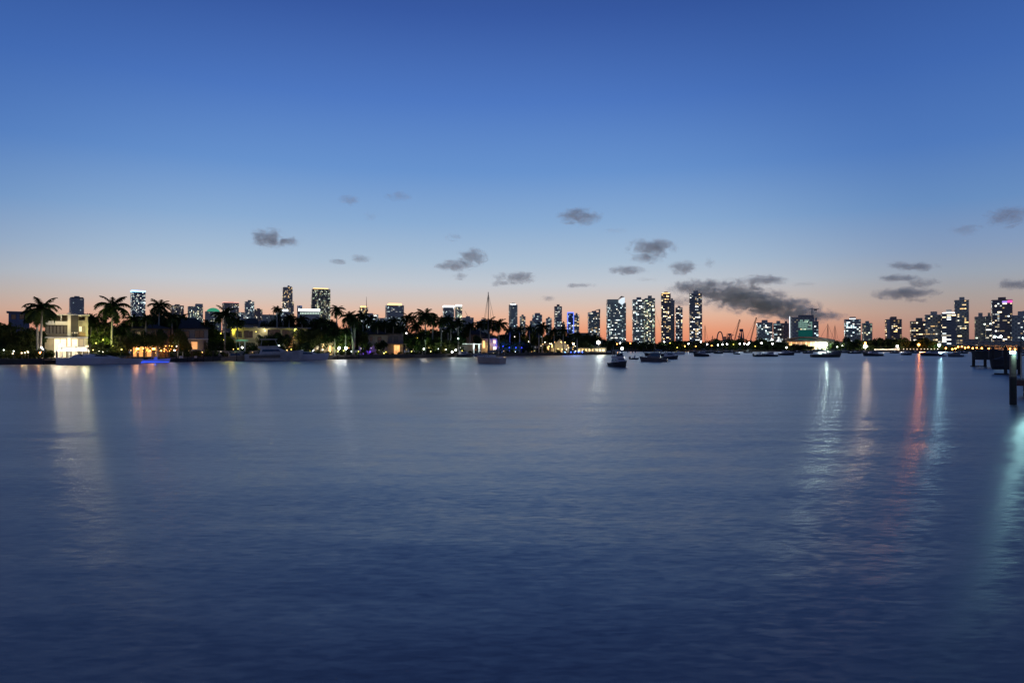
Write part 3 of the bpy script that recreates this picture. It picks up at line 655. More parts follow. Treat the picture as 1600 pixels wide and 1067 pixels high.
# lit causeway strip
s = Site(1385, 566, LAND); t_ = s.root('causeway_ramp', 'brightly lit pale ramp wall at the foot of the dark park trees', 'ramp')
mb = MB()
for i in range(9): s.bx(mb, 1366 + i * 4.4, 545.2 - .35 * max(0, i - 4), 1366 + i * 4.4 + 4.3, None, 0, 3)
mb.build('wall', WHITE, t_)
for i in range(4): light(t_, (-9 + i * 6.5, -2.5, 2.2), (1, .8, .55), 900, .15)

def lamp(px, py, D, label, bulb, col, power, h0=LAND, r=.35, name='lamp_post', group=None, spot=True, cone=110, spill=0, dy=0):
    t = thing(name, label, 'street lamp', (X(px, D), D, h0), 0, group); z = Z(py, D) - h0
    p = MB(); p.tube((0, .25, 0), (0, .25, z), .09, .06, 6); p.build('pole', DMETAL, t)
    b = MB(); b.ball((0, 0, z), r, 8); b.build('bulb', bulb, t)
    if spot and power: light(t, (0, -r - .3, z), col, power, r, 'SPOT', (-X(px, D), -D, -8), cone)
    if spill: light(t, (0, .3 if r < .9 else -.2, z - r - .2), col, spill, .2, 'SPOT', (0, 9, z - 4), 150)
    return t
GL = 'white lamps among the far park trees'
lamp(1281, 541, 566, 'white floodlight before the right end of the long lit hall, the left of a pair', WHT, (.75, 1, .9), 8000, r=1.3, spill=4000)
lamp(1291, 538, 566, 'tall white floodlight before the right end of the long lit hall', WHT, (.75, 1, .9), 90000, r=1.0, spill=4000)
lamp(1308, 542, 562, 'small white lamp between the hall and the pavilion', WHT, (.75, 1, .9), 40000, r=.4)
lamp(1317, 541, 570, 'wide white floodlight on the pavilion', WHT, (.8, 1, .92), 9000, r=1.3, spill=6000)
lamp(1352, 541, 566, 'blazing warm white floodlight below an orange lamp', WHT, (1, .75, .5), 60000, r=1.5, spill=5000)
lamp(1352, 536, 566, 'orange lamp directly above the blazing warm floodlight', ORNG, (1, .45, .12), 6000, r=.8, spill=2500)
lamp(1402, 541, 566, 'white lamp at the right end of the lit ramp', WHT, (1, .9, .8), 0, r=.9, spill=1500)
lamp(1435.5, 538.5, 566, 'big orange lamp glowing in front of the cream window grid tower', ORNG, (1, .28, .07), 62000, r=1.0, spill=6000)
lamp(1467.5, 539, 566, 'bright cyan white lamp below the tower with the vertical sign', COOL, (.45, .85, 1), 70000, r=1.1, spill=3000)
for i, (px, py, c) in enumerate([(964, 537.5, 'o'), (969, 536, 'w'), (985, 536.5, 'o'), (1014, 541, 'o'), (1038, 534, 'w'), (1047, 536, 'y'), (1070, 541, 'o'), (1076, 537, 'w'), (1087, 541, 'o'), (1105, 538, 'w'),
    (1112, 540, 'o'), (1122, 539, 'w'), (1129, 538, 'w'), (1136, 537.5, 'w'), (1146, 538, 'y'), (1156, 537, 'w'), (1163, 537, 'w'), (1168, 538, 'w'), (1170.5, 536, 'w'), (1190, 536, 'w'), (1207, 537, 'w'), (1229, 543, 'w'), (1180, 541, 'y'), (1095, 534, 'w'), (1058, 543, 'y')]):
    nm = {'o': 'orange', 'w': 'white', 'y': 'yellow'}[c]
    lamp(px, py, 562 if px > 1100 else 575 + (25 if px < 1020 else 0), {'o': 'small orange lamp among the far park trees', 'w': 'small white lamp among the far park trees', 'y': 'small yellow lamp among the far park trees'}[c],
         {'o': ORNG, 'w': WHT, 'y': YEL}[c], {'o': (1, .4, .1), 'w': (.85, 1, 1), 'y': (1, .85, .3)}[c], 350, r=.55 if c == 'w' else .45, group=nm + ' lamps among the far park trees', spill=260)
for i in range(11):
    px = 1412 + i * 5.2 + (1.2 if i > 4 else 0)
    lamp(px, 545.3, 560, 'low warm lamp in the row along the quay beside the orange lamp', WARMB, (1, .8, .6), 0, r=.42, group='row of quay lamps beside the orange lamp', spill=120)
for i, (px, py) in enumerate([(1478, 544), (1488, 545.5), (1497, 542), (1503, 541.5), (1508, 543.5), (1513, 542.5), (1520, 544), (1526, 543), (1534, 544), (1573, 543), (1578, 545), (1545, 544.5), (1493, 544.5), (1586, 545.5)]):
    lamp(px, py, 556, 'orange street lamp in the row along the quay behind the boat lift', ORNG, (1, .42, .1), 0, r=.6, group='orange quay lamps behind the boat lift', spill=2500)
qs = Site(1545, 575); t_ = qs.root('quay_terrace', 'low terrace wall glowing orange behind the boat lift', 'wall')
mb = MB()
for i in range(22): qs.bx(mb, 1488 + i * 5.5, 539 + (i % 3) * .7, 1488 + i * 5.5 + 4.9, None, 0, 4)
mb.build('wall', CREAM, t_)

# ------------------------------------------------------------------ houses on the island
def cut_wall(mb, u0, u1, z0, z1, v0, v1, holes, m=0):
    us = sorted({u0, u1, *[min(max(h[0], u0), u1) for h in holes], *[min(max(h[1], u0), u1) for h in holes]})
    zs = sorted({z0, z1, *[min(max(h[2], z0), z1) for h in holes], *[min(max(h[3], z0), z1) for h in holes]})
    for a, b in zip(us, us[1:]):
        run = None
        for c, d in zip(zs, zs[1:]):
            inside = any(h[0] <= (a + b) / 2 <= h[1] and h[2] <= (c + d) / 2 <= h[3] for h in holes)
            if inside:
                if run: mb.box(a, b, v0, v1, run[0], run[1], m); run = None
            else: run = (run[0] if run else c, d)
        if run: mb.box(a, b, v0, v1, run[0], run[1], m)
def house(label, pxc, D, vols, yaw=0, name='house', extra=None):
    s = Site(pxc, D, LAND, yaw); t = s.root(name, label, 'house')
    for v in vols:
        x0, y0, x1, y1 = v['r']; v0 = v.get('v', 0); dp = v.get('d', 9); M = v.get('m', WHITE)
        u0, zt = s.uz(x0, y0, v0); u1, _ = s.uz(x1, y0, v0); zb = s.uz(x0, y1, v0)[1] if y1 is not None else -.1
        holes = []
        for (a, b, c, d, kind) in v.get('w', []):
            ua, zc = s.uz(a, b, v0); ub, _ = s.uz(c, b, v0); zd = s.uz(a, d, v0)[1] if d is not None else 0; holes.append((ua, ub, zd, zc, kind))
        mb = MB(); cut_wall(mb, u0, u1, zb, zt, v0, v0 + .35, holes)
        mb.box(u0, u0 + .3, v0 + .35, v0 + dp, zb, zt); mb.box(u1 - .3, u1, v0 + .35, v0 + dp, zb, zt); mb.box(u0 + .3, u1 - .3, v0 + dp - .3, v0 + dp, zb, zt)
        mb.build('wall', M, t)
        for (ua, ub, zd, zc, kind) in holes:
            if kind == 'open': 
                fl = MB(); fl.box(ua, ub, v0 + .36, v0 + dp - .4, zd - .2, zd - .02); fl.build('floor', M, t); continue
            fr = MB(); f = .09; fm = DMETAL if kind not in ('warm', 'bright') else WOOD
            for bb in ((ua, ub, zd, zd + f), (ua, ub, zc - f, zc), (ua, ua + f, zd + f, zc - f), (ub - f, ub, zd + f, zc - f)): fr.box(bb[0], bb[1], v0 + .08, v0 + .2, bb[2], bb[3])
            nm_ = max(1, int((ub - ua) / 1.05))
            for q_ in range(1, nm_): fr.box(ua + (ub - ua) * q_ / nm_ - f / 2, ua + (ub - ua) * q_ / nm_ + f / 2, v0 + .08, v0 + .2, zd + f, zc - f)
            w_ = fr.build('window', fm, t); pn = MB(); pn.box(ua + .01, ub - .01, v0 + .21, v0 + .24, zd + .01, zc - .01)
            pm = {'dark': DGLASS, 'warm': WARM, 'orange': emis('orange_glass', (1, .42, .12), .8), 'bright': WARMB, 'dim': mat('dim_lit_glass', (.1, .08, .05), .3, emit=(1, .7, .35), es=.16), 'purple': PURP, 'shade': mat('grey_blind', (.10, .095, .09), .8)}[kind]
            pn.build('pane', pm, w_)
        rk = v.get('roof', 'flat')
        if rk == 'flat':
            oh = v.get('oh', .5); r_ = MB(); r_.box(u0 - oh, u1 + oh, v0 - oh, v0 + dp + oh, zt, zt + .35); r_.build('roof', v.get('rm', M), t)
        elif rk == 'hip':
            oh = .8; zr = s.uz((x0 + x1) / 2, v['ry'], v0)[1]; a = min(dp, u1 - u0) / 2 * .9; r_ = MB()
            A = [(u0 - oh, v0 - oh, zt), (u1 + oh, v0 - oh, zt), (u1 + oh, v0 + dp + oh, zt), (u0 - oh, v0 + dp + oh, zt)]; m0 = (u0 + a, v0 + dp / 2, zr); m1 = (u1 - a, v0 + dp / 2, zr)
            if v.get('left_ridge'): m0 = (u0, v0 + dp / 2, zr)
            r_.face([A[0], A[1], m1, m0]); r_.face([A[1], A[2], m1]); r_.face([A[2], A[3], m0, m1]); r_.face([A[3], A[0], m0]); r_.face(A[::-1]); r_.build('roof', ROOFD, t)
        elif rk == 'gable':
            oh = .6; zr = s.uz((x0 + x1) / 2, v['ry'], v0)[1]; um = (u0 + u1) / 2
            gm = MB(); gm.loft([[(u0, v0, zt), (u1, v0, zt), (um, v0, zr)], [(u0, v0 + dp, zt), (u1, v0 + dp, zt), (um, v0 + dp, zr)]]); gm.build('gable', M, t)
            r_ = MB()
            for sg, ue in ((-1, u0), (1, u1)): r_.loft([[(ue + sg * oh, v0 - oh, zt - .25), (um, v0 - oh, zr + .02), (um, v0 - oh, zr + .25), (ue + sg * oh, v0 - oh, zt)], [(ue + sg * oh, v0 + dp + oh, zt - .25), (um, v0 + dp + oh, zr + .02), (um, v0 + dp + oh, zr + .25), (ue + sg * oh, v0 + dp + oh, zt)]])
            r_.build('roof', ROOFD, t)
    if extra: extra(s, t)  # most extras add fixtureless point lights outside, standing in for window spill
    return s, t
def bulbs(s, t, x0, x1, y0, y1, n, v0, v1, seed, rr_, mats=None):
    rn = random.Random(seed); mb = MB()
    for i in range(n):
        v = rn.uniform(v0, v1); u, z = s.uz(rn.uniform(x0, x1), rn.uniform(y0, y1), v); mb.ball((u, v, max(z, .25)), rn.uniform(*rr_), 6, m=rn.choice((0, 0, 1)))
    mb.build('string_bulb', mats or [emis('orange_bulb', (1, .33, .06), 5), emis('amber_bulb', (1, .62, .2), 6)], t, stuff=True)
# 1 white modern villa
def ex1(s, t):
    mb = MB(); s.bx(mb, 105.5, 488, 110.3, None, -1.2, 1); mb.build('pier', WHITE, t)
    mb = MB(); s.bx(mb, 111, 491, 122, 519, -1.0, -.02); s.bx(mb, 113, 519, 115.4, 527, -1.0, -.02); s.bx(mb, 118, 519, 119.6, 527, -1.0, -.02); mb.build('dark_screen', mat('black_stone', (.03, .027, .025), .6), t)
    mb = MB(); s.bx(mb, 69, 501.5, 105.4, 507, -1.0, 2); mb.build('balcony_parapet', WHITE, t)
    mb = MB(); s.bx(mb, 70, 526, 138, 528, -3.0, -.02); mb.build('canopy', WHITE, t)
    mb = MB(); s.bx(mb, 122.5, 519.3, 133.5, 525.5, -.6, -.02); mb.build('timber_panel', WOOD, t)
    mb = MB(); s.bx(mb, 66, 490.0, 140, 491.3, -1.4, 9.5); mb.build('roof_slab', WHITE, t)
    mb = MB()
    for a in (94.5,): s.bx(mb, a, 491.3, a + 1.4, 501.4, -.9, -.5)
    mb.build('column', WHITE, t)
    # louvred screen panels of the first floor
    for i in range(6):
        m_ = MB(); s.bx(m_, 72 + i * 5.6, 509, 72 + i * 5.6 + 4.2, 521, -.35, -.1); m_.build('shutter', mat('taupe_shutter', (.12, .11, .10), .7), t)
    L = lambda px, py, v, c, p, r=.3: light(t, (s.uz(px, py)[0], v, s.uz(px, py)[1]), c, p, r)
    for px in (86, 96, 104): L(px, 534, -2.2, (1, .82, .5), 130)
    for px in (116, 124, 131): L(px, 534, -2.0, (1, .82, .5), 130)
    L(108, 506, -3.2, (1, .76, .28), 170); L(134, 508, -3.4, (1, .74, .26), 210); L(88, 497, 3, (1, .85, .6), 22); L(128, 497, 3, (1, .85, .5), 30)
    L(138, 520, -2.5, (.9, 1, .3), 350); L(90, 500, -2.6, (1, .85, .5), 120)
house('white three storey modern villa blazing with light behind the long grey yacht', 104, 178, [
    dict(r=(70, 491, 137.5, None), d=9, m=mat('warm_grey_render', (.30, .26, .19), .75), roof='none', w=[
        (76, 492.5, 104, 501.4, 'open'), (122.5, 493, 133, 500.5, 'open'),
        (71, 508, 105, 521.5, 'dark'), (111.5, 510, 121.5, 521, 'bright'), (123, 509.5, 128.2, 518.6, 'bright'), (129, 509.5, 132.8, 518.6, 'dim'),
        (84, 529, 104, None, 'bright'), (111.5, 529, 122, None, 'bright'), (124, 529, 131, None, 'dim')])], extra=ex1)
# bright pool canopy in front of the villa
s = Site(112, 170); t_ = s.root('pool_canopy', 'brilliantly lit white canopy on the terrace before the modern villa', 'canopy')
mb = MB(); u0, z0 = s.uz(85, 549); u1, _ = s.uz(141, 549); z1 = s.uz(90, 541.5)[1]; ua, ub = s.uz(92, 549)[0], s.uz(134, 549)[0]
mb.loft([[(u0, -1.5, z0), (u1, -1.5, z0), (u1, 3, z0), (u0, 3, z0)], [(ua, .4, z1), (ub, .4, z1), (ub, 1.4, z1), (ua, 1.4, z1)]]); mb.build('fabric_roof', WHITE, t_)
p = MB()
for i in range(6): p.tube((u0 + .3 + i * (u1 - u0 - .6) / 5, -1.3, 0), (u0 + .3 + i * (u1 - u0 - .6) / 5, -1.3, z0), .07, .07, 6)
p.build('post', WHITE, t_)
for i in range(4): light(t_, (u0 + (i + .5) * (u1 - u0) / 4, -3.4, z1 + .4), (1, .93, .75), 520, .15); light(t_, (u0 + (i + .5) * (u1 - u0) / 4, 0, z0 - .5), (1, .85, .55), 90, .15)
# 2 dim house with orange lit terrace
def ex2(s, t):
    for i, px in enumerate((208, 218, 228, 239, 250, 262, 272)):
        u, z = s.uz(px, 544, -3); light(t, (u, -3, z), (1, .33, .06), 150 if i != 3 else 230, .2)
    mb = MB(); s.bx(mb, 202, 538.5, 262, 540, -4, -.3); mb.build('terrace_roof', WOOD, t)
    bulbs(s, t, 196, 276, 540, 553, 46, -4.6, -1, 12, (.08, .17))
    mb = MB()
    for px in (203, 214, 226, 238, 250, 261): s.bx(mb, px, 540, px + .9, None, -3.9, -3.6)
    mb.build('post', WOOD, t)
house('two storey dim house with an orange glowing terrace behind the blue lit boat', 236, 192, [
    dict(r=(206, 513, 266, None), d=9, m=mat('brown_render', (.07, .055, .045), .8), roof='hip', ry=506, w=[
        (210, 518, 222, 528, 'dim'), (228, 518, 238, 528, 'dark'), (244, 518, 254, 528, 'dark'), (206.5, 541, 214, None, 'orange'), (217, 541, 224, None, 'orange'), (229, 541, 237, None, 'orange'), (242, 541, 249, None, 'dim')])], extra=ex2)
# 3 hip roofed white house
def ex3(s, t):
    u, z = s.uz(304, 541, -2); light(t, (u, -1.5, z), (1, .6, .25), 60, .2)
    mb = MB(); s.bx(mb, 294, 546.3, 315, 548, -2.4, -.02); mb.build('balcony_slab', WHITE, t)
    mb = MB(); s.bx(mb, 285, 529.2, 325.5, 530.4, -.5, -.02); mb.build('string_course', WHITE, t)
house('grey white two storey house under a long dark hip roof above the moored dinghies', 305, 203, [
    dict(r=(283, 513.5, 325, None), d=11, m=GREYW, roof='hip', ry=496, left_ridge=1, w=[(287, 517, 296, 528, 'dark'), (304, 516, 319, 528, 'dark'), (298, 533.5, 309, 546, 'orange'), (318, 532, 322, 546, 'dark')])], extra=ex3)
# 4 dark roofed upper house + flat roofed modern house
house('dark gabled house behind the flat roofed modern villa', 395, 250, [
    dict(r=(368, 506, 416, None), d=9, m=GREYW, roof='hip', ry=497, w=[(396, 509, 402, 514, 'dark'), (406, 508, 412, 514, 'dark')]),
    dict(r=(404, 502, 416, 512, ), v=-.5, d=4, m=mat('blue_grey_render', (.2, .2, .24), .7), oh=.2, w=[(406, 505, 413.5, 510, 'dark')])])
def ex4(s, t):
    for px, py, v, c, p in ((413, 515.5, -1.0, (1, .92, .5), 130), (461, 516, -1.2, (.9, 1, .1), 170), (365, 517, -1.5, (1, .95, .1), 240), (456, 532, -1.0, (1, .55, .2), 60), (437, 541, -2, (.5, .9, 1), 60), (400, 520, -2.5, (1, .9, .5), 60)):
        u, z = s.uz(px, py, v); light(t, (u, v, z), c, p, .15); b = MB(); b.ball((u, v, z + .35), .16, 8); b.build('wall_lamp', YEL, t)
    mb = MB(); s.bx(mb, 459.5, 514, 462.6, None, -.6, -.02); mb.build('pillar', CREAM, t)
    mb = MB(); s.bx(mb, 362, 514, 366, 527, -.6, -.02); mb.build('wall_panel', CREAM, t)
house('flat roofed modern villa with yellow wall lamps behind the motor yacht', 420, 222, [
    dict(r=(360, 512.5, 480, None), d=9, m=CREAM, oh=1.2, rm=GREYW, w=[(368, 517, 378, 527, 'dark'), (381, 517, 395, 528, 'dark'), (418, 515, 438, 530, 'dark'), (441, 515, 458, 530, 'dark'), (464, 516, 476, 530, 'dark'),
                                                     (420, 534, 440, None, 'dark'), (450.5, 532, 457, None, 'orange'), (466, 534, 476, None, 'dark')])], extra=ex4)
# small green pavilion
s = Site(377, 207); t_ = s.root('garden_pavilion', 'small garden pavilion with a green lit flat roof above the white seawall', 'pavilion')
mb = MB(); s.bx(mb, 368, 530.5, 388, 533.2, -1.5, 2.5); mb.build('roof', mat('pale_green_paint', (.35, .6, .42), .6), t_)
mb = MB(); s.bx(mb, 374, 533.2, 375, None, -1.3, -1); s.bx(mb, 381.5, 533.2, 383.5, None, -1.3, -1); s.bx(mb, 369, 533.2, 370, None, 2, 2.3); mb.build('post', WHITE, t_)
b = MB(); u, z = s.uz(378.5, 543); b.ball((u, 0, z), .28, 8); b.build('lantern', WHT, t_); light(t_, (u, -.6, z), (.8, 1, .9), 40, .15); light(t_, (u, -2.4, s.uz(378, 529)[1]), (.3, 1, .5), 25, .1)
mb = MB(); s = Site(355, 202.5)
for i in range(14): s.bx(mb, 326 + i * 5.6, 548.2, 326 + i * 5.6 + 5.0, 556, .3, .5); s.bx(mb, 326 + i * 5.6 + 5.0, 547.4, 326 + i * 5.6 + 5.6, 556, .2, .6)
o = tag(mb.build('garden_wall', GREYW), 'pale panelled garden wall between the hip roofed house and the motor yacht', 'wall'); o.location = (s.x, s.y, LAND); o.rotation_euler = (0, 0, s.th)
# 5 lit terrace behind the shrubs near 500-545
def ex5(s, t):
    for px, py, p, c in ((500, 538, 140, (1, .85, .6)), (508, 539, 140, (1, .8, .55)), (521, 544, 130, (1, .8, .4))):
        u, z = s.uz(px, py, -2); light(t, (u, -1.5, z), c, p, .2)
house('low cream garden house half hidden by shrubs left of the two white dock lamps', 512, 229, [
    dict(r=(490, 534, 530, None), d=6, m=CREAM, rm=ROOFD, w=[(494, 538, 499, 546, 'bright'), (503, 537, 507, 547, 'warm'), (513, 540, 518, None, 'warm'), (521, 540, 526, None, 'dim')])], extra=ex5)
# 6 dark house with purple patio
def ex6(s, t):
    for px in (568, 576): u, z = s.uz(px, 544, -1.6); light(t, (u, -1.6, z), (.25, .08, 1), 130, .2)
    u, z = s.uz(621, 543, -2); light(t, (u, -1.6, z), (1, .6, .22), 150, .2); u, z = s.uz(600, 552, -4); light(t, (u, -4, z), (1, .85, .3), 40, .2)
    mb = MB(); s.bx(mb, 563, 539, 590, 540.5, -3, -.3); mb.build('patio_roof', GREYW, t)
    mb = MB(); s.bx(mb, 633, 537, 634, None, -3, -2.8); s.bx(mb, 604, 537, 635, 538, -3, -.3); mb.build('veranda_frame', WOODG, t)
house('long dark two storey house with a violet lit patio and one orange window', 602, 250, [
    dict(r=(560, 523, 606, None), d=10, m=GREYW, roof='hip', ry=513, w=[(563, 526, 568, 533, 'shade'), (571, 526, 574.5, 533, 'dark'), (578, 526, 582, 533, 'dark'), (590, 526, 596, 533, 'dark'), (564.5, 541.5, 569, None, 'purple'), (570.5, 541.5, 575, None, 'purple'), (576.5, 541.5, 580, None, 'purple')]),
    dict(r=(605.5, 522, 630, None), v=-.6, d=9, m=mat('mauve_render', (.13, .11, .11), .8), roof='flat', rm=ROOFD, w=[(607, 526, 612, 535, 'shade'), (616, 526, 622, 535, 'shade'), (615, 538.5, 625, None, 'orange')])], extra=ex6)
# 7 dock house with white lit frame
s = Site(735, 281); t_ = s.root('boat_house', 'white framed waterside shelter lit from within left of the sailboat', 'shelter')
mb = MB(); s.bx(mb, 722, 536.8, 753, 538, -2, 4); mb.build('roof', WHITE, t_)
for a in (739, 747.5): 
    mb = MB(); s.bx(mb, a, 538, a + 2.8, None, -1.6, -1.2); mb.build('column', WHITE, t_)
mb = MB(); s.bx(mb, 722, 539, 738, None, 3.5, 4); mb.build('back_wall', GREYW, t_)
for px, p in ((726, 120), (741, 200), (750, 200)): u, z = s.uz(px, 541, -2); light(t_, (u, -3, z), (.8, 1, .95), p, .2)
house('dim house with a low roof showing between the trees above the white shelter', 742, 302, [dict(r=(728, 523, 758, None), d=9, m=mat('mauve_render', (0, 0, 0)), roof='hip', ry=513, w=[(733, 527, 737, 533, 'shade'), (741, 527, 745, 533, 'dark'), (749, 527, 753, 533, 'dim')])])
def ex8(s, t):
    for px in (756, 762, 772): u, z = s.uz(px, 541, -2); light(t, (u, -2, z), (1, .6, .25), 170, .2)
house('cream house glowing orange between two palms behind the sailboat', 764, 300, [dict(r=(752, 529, 777, None), d=7, m=CREAM, roof='hip', ry=524, w=[(754, 532, 758, 544, 'warm'), (760, 534, 764, 544, 'dim'), (770, 531, 775, 537, 'warm'), (770, 541, 776, None, 'bright')])], extra=ex8)
# 9 gabled beige house with string lights
def ex9(s, t):
    for px in (865, 873, 880, 888, 896): u, z = s.uz(px, 546, -2); light(t, (u, -3, z), (1, .85, .35), 110, .2)
    u, z = s.uz(874, 536, -4); light(t, (u, -5, z), (1, .8, .4), 160, .3)
    bulbs(s, t, 842, 900, 534, 549, 30, -4, -1, 5, (.12, .25), [emis('amber_bulb', (1, .62, .2), 6), emis('cream_bulb', (1, .85, .6), 6)])
house('beige gabled waterside house with small lights left of the big grey hall', 875, 338, [
    dict(r=(861, 541.5, 889, None), d=9, m=CREAM, roof='gable', ry=530, w=[(864, 544, 867, None, 'warm'), (870, 544, 874, None, 'warm'), (877, 544, 881, None, 'warm'), (884, 544, 887, None, 'dim')]),
    dict(r=(842, 537, 861, None), v=2, d=7, m=BROWNC, roof='flat', rm=ROOFD, w=[(846, 541, 851, 547, 'dim'), (854, 541, 858, 547, 'warm')])], extra=ex9)
house('big windowless grey hall with a flat red brown roof right of the gabled house', 908, 400, [dict(r=(894, 521, 924, None), d=14, m=mat('grey_green_render', (.20, .19, .14), .8), rm=BROWNC, w=[]), dict(r=(925, 533, 941, None), v=-1, d=10, m=mat('sage_render', (.30, .34, .22), .8), rm=GREYW, w=[(927, 536, 933, 540, 'shade'), (935, 536, 939, 540, 'dim')])], name='hall')
def ex10(s, t):
    for px in (907, 917, 927, 936, 943): u, z = s.uz(px, 546, -2); light(t, (u, -2.2, z), (1, .88, .42), 110, .2)
house('low building with a row of bright yellow windows at the tip of the island', 924, 356, [dict(r=(902, 543.6, 947, None), d=6, m=CREAM, rm=ROOFD, w=[(903.5 + i * 5.3, 545, 903.5 + i * 5.3 + (3.2 if i < 5 else 4.4), 549, 'warm' if i < 5 else 'bright') for i in range(8)])], extra=ex10)
# low flat dark building at far left behind hedge
house('flat topped grey blue building behind the big round tree at the picture edge', 30, 205, [dict(r=(13, 488, 46, None), d=8, m=mat('blue_violet_render', (.13, .13, .18), .7), rm=DARKW, w=[(17, 491, 25, 499, 'dark'), (30, 491, 38, 499, 'dark')])])

# ------------------------------------------------------------------ island trees
TR = [
 (20, 497, 34, 170, 'huge dome shaped dark tree at the left picture edge', 0), (52, 512, 16, 172, 'dark tree between the dome shaped tree and the white villa', 0),
 (152, 488, 17, 196, 'dark tree just right of the white villa roof', 0), (158, 508, 20, 184, 'yellow green lit tree beside the white villa', 1), (178, 500, 17, 198, 'dark tree under the palm right of the white villa', 0),
 (200, 497, 16, 200, 'dark tree left of the blue rimmed tower', 0), (190, 520, 18, 182, 'low dark tree between the villa and the orange terrace', 0), (222, 494, 18, 212, 'tree crown in front of the blue rimmed tower', 0),
 (250, 479, 24, 215, 'tall dark tree right of the blue rimmed tower', 0), (232, 500, 22, 206, 'spreading tree above the orange lit terrace', 0), (275, 489, 22, 214, 'dark tree below the squat dim tower', 0), (262, 506, 24, 200, 'dense tree left of the hip roofed house', 0),
 (286, 524, 9, 196, 'narrow tree at the left corner of the hip roofed house', 0), (340, 512, 16, 212, 'yellow lit garden tree right of the hip roofed house', 1), (356, 524, 14, 214, 'low lit tree below the large garden palm', 1),
 (330, 506, 12, 222, 'small tree at the right end of the hip roof', 0), (420, 499, 14, 244, 'dark tree above the flat roof, left one', 0), (432, 486, 10, 246, 'slim feathery tree in front of the bright topped block', 0),
 (445, 497, 16, 243, 'dark tree above the middle of the flat roof', 0), (463, 491, 17, 243, 'dark tree in front of the bright roofed arena', 0), (487, 493, 18, 243, 'dark tree below the wide curved tower', 0), (508, 497, 17, 241, 'dark tree left of the star shaped palm', 0),
 (410, 522, 9, 216, 'small tree before the cream wall of the flat roofed villa', 0), (430, 517, 15, 217, 'dark tree hiding the middle of the flat roofed villa', 0), (449, 520, 10, 217, 'narrow dark tree left of the orange door', 0), (480, 512, 19, 222, 'dark tree at the right end of the flat roof', 0),
 (500, 514, 18, 226, 'dark tree with sky showing through above the garden house', 0), (476, 535, 12, 214, 'low dark tree behind the second cruiser', 0), (522, 505, 18, 236, 'dark tree under the star shaped palm', 0), (533, 520, 16, 228, 'green lit tree left of the two pale palm trunks', 1),
 (546, 502, 17, 245, 'dark tree behind the two pale palm trunks', 0), (566, 499, 15, 262, 'dark tree left of the long white building', 0), (585, 501, 14, 266, 'tree in front of the long white building', 2), (598, 507, 13, 264, 'tree between the white building and the gold crowned tower', 0),
 (566, 516, 12, 243, 'low tree at the left end of the long dark house', 0), (612, 505, 15, 266, 'dark tree below the gold crowned tower', 0), (628, 508, 15, 268, 'dark tree right of the long dark house roof', 0), (645, 520, 14, 256, 'dark tree right of the orange window', 0),
 (660, 513, 14, 262, 'green tinged tree under the largest palm of the middle group', 1), (655, 530, 14, 254, 'low dark tree above the small white garden lamp', 0), (675, 525, 14, 264, 'green tinged bushy tree in the middle of the dark grove', 2), (684, 511, 14, 276, 'dark tree in front of the white rimmed tower', 0),
 (700, 510, 13, 283, 'dark tree in front of the narrow white capped tower', 0), (697, 530, 14, 270, 'low tree with faint lights among its leaves', 2), (715, 519, 14, 280, 'dark tree right of the faintly lit low tree', 0), (722, 508, 12, 300, 'dark crown in front of the low grey block', 0), (737, 514, 11, 312, 'dark crown above the white waterside shelter', 0),
 (755, 518, 10, 312, 'dark crown left of the sailboat mast', 0), (786, 521, 10, 312, 'dark crown right of the twin palms', 0), (790, 529, 12, 303, 'tree lit bright blue right of the sailboat', 1), (805, 532, 11, 307, 'low tree lit deep blue at the water', 1), (800, 513, 11, 318, 'dark tree below the round topped tower', 0),
 (814, 511, 11, 322, 'dark tree below the small block tower', 0), (829, 515, 10, 326, 'dark tree below the stepped tower', 0), (822, 531, 11, 312, 'dark tree right of the blue lit trees', 0), (838, 522, 9, 330, 'tree with warm lights left of the gabled house', 2), (855, 520, 10, 345, 'dark tree above the gabled house, left one', 0),
 (872, 521, 10, 350, 'dark tree directly above the gable', 0), (886, 519, 9, 356, 'dark tree left of the grey hall', 0), (897, 531, 9, 352, 'dark tree before the left half of the grey hall', 0), (913, 532, 8, 358, 'dark tree before the middle of the grey hall', 0), (925, 537, 8, 358, 'low tree before the right end of the grey hall', 0),
 (946, 533, 7, 372, 'dark tree at the tip of the island beside the bright lamp', 0), (955, 531, 7, 376, 'last dark tree on the tip of the island', 0)]
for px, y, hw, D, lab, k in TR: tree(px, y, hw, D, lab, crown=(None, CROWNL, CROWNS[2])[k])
r2 = random.Random(33); FB = 'background garden trees of the island'
px = -25
while px < 950:
    D = shoreD(px) + r2.uniform(42, 60); tree(px, 516 + r2.uniform(-4, 5) + px * .008, r2.uniform(15, 20) * (1 - px / 2200), D, 'dark background garden tree of the island', group=FB, crown=r2.choice(CROWNS[:4])); px += r2.uniform(10, 15)
for px, y, hw, D, lab in ((207, 511, 12, 184, 'dark tree before the left end of the dim orange terrace house'), (226, 515, 12, 185, 'dark tree before the middle of the dim orange terrace house'), (247, 512, 13, 186, 'dark tree before the right end of the dim orange terrace house'), (279, 512, 13, 192, 'dark tree hiding the left corner of the hip roofed house'), (292, 534, 9, 195, 'low dark tree below the left window of the hip roofed house'),
    (571, 534, 9, 236, 'low dark tree left of the violet patio'), (595, 530, 11, 238, 'dark tree between the violet patio and the orange window'), (745, 524, 9, 286, 'dark tree over the roof of the white shelter')): tree(px, y, hw, D, lab)
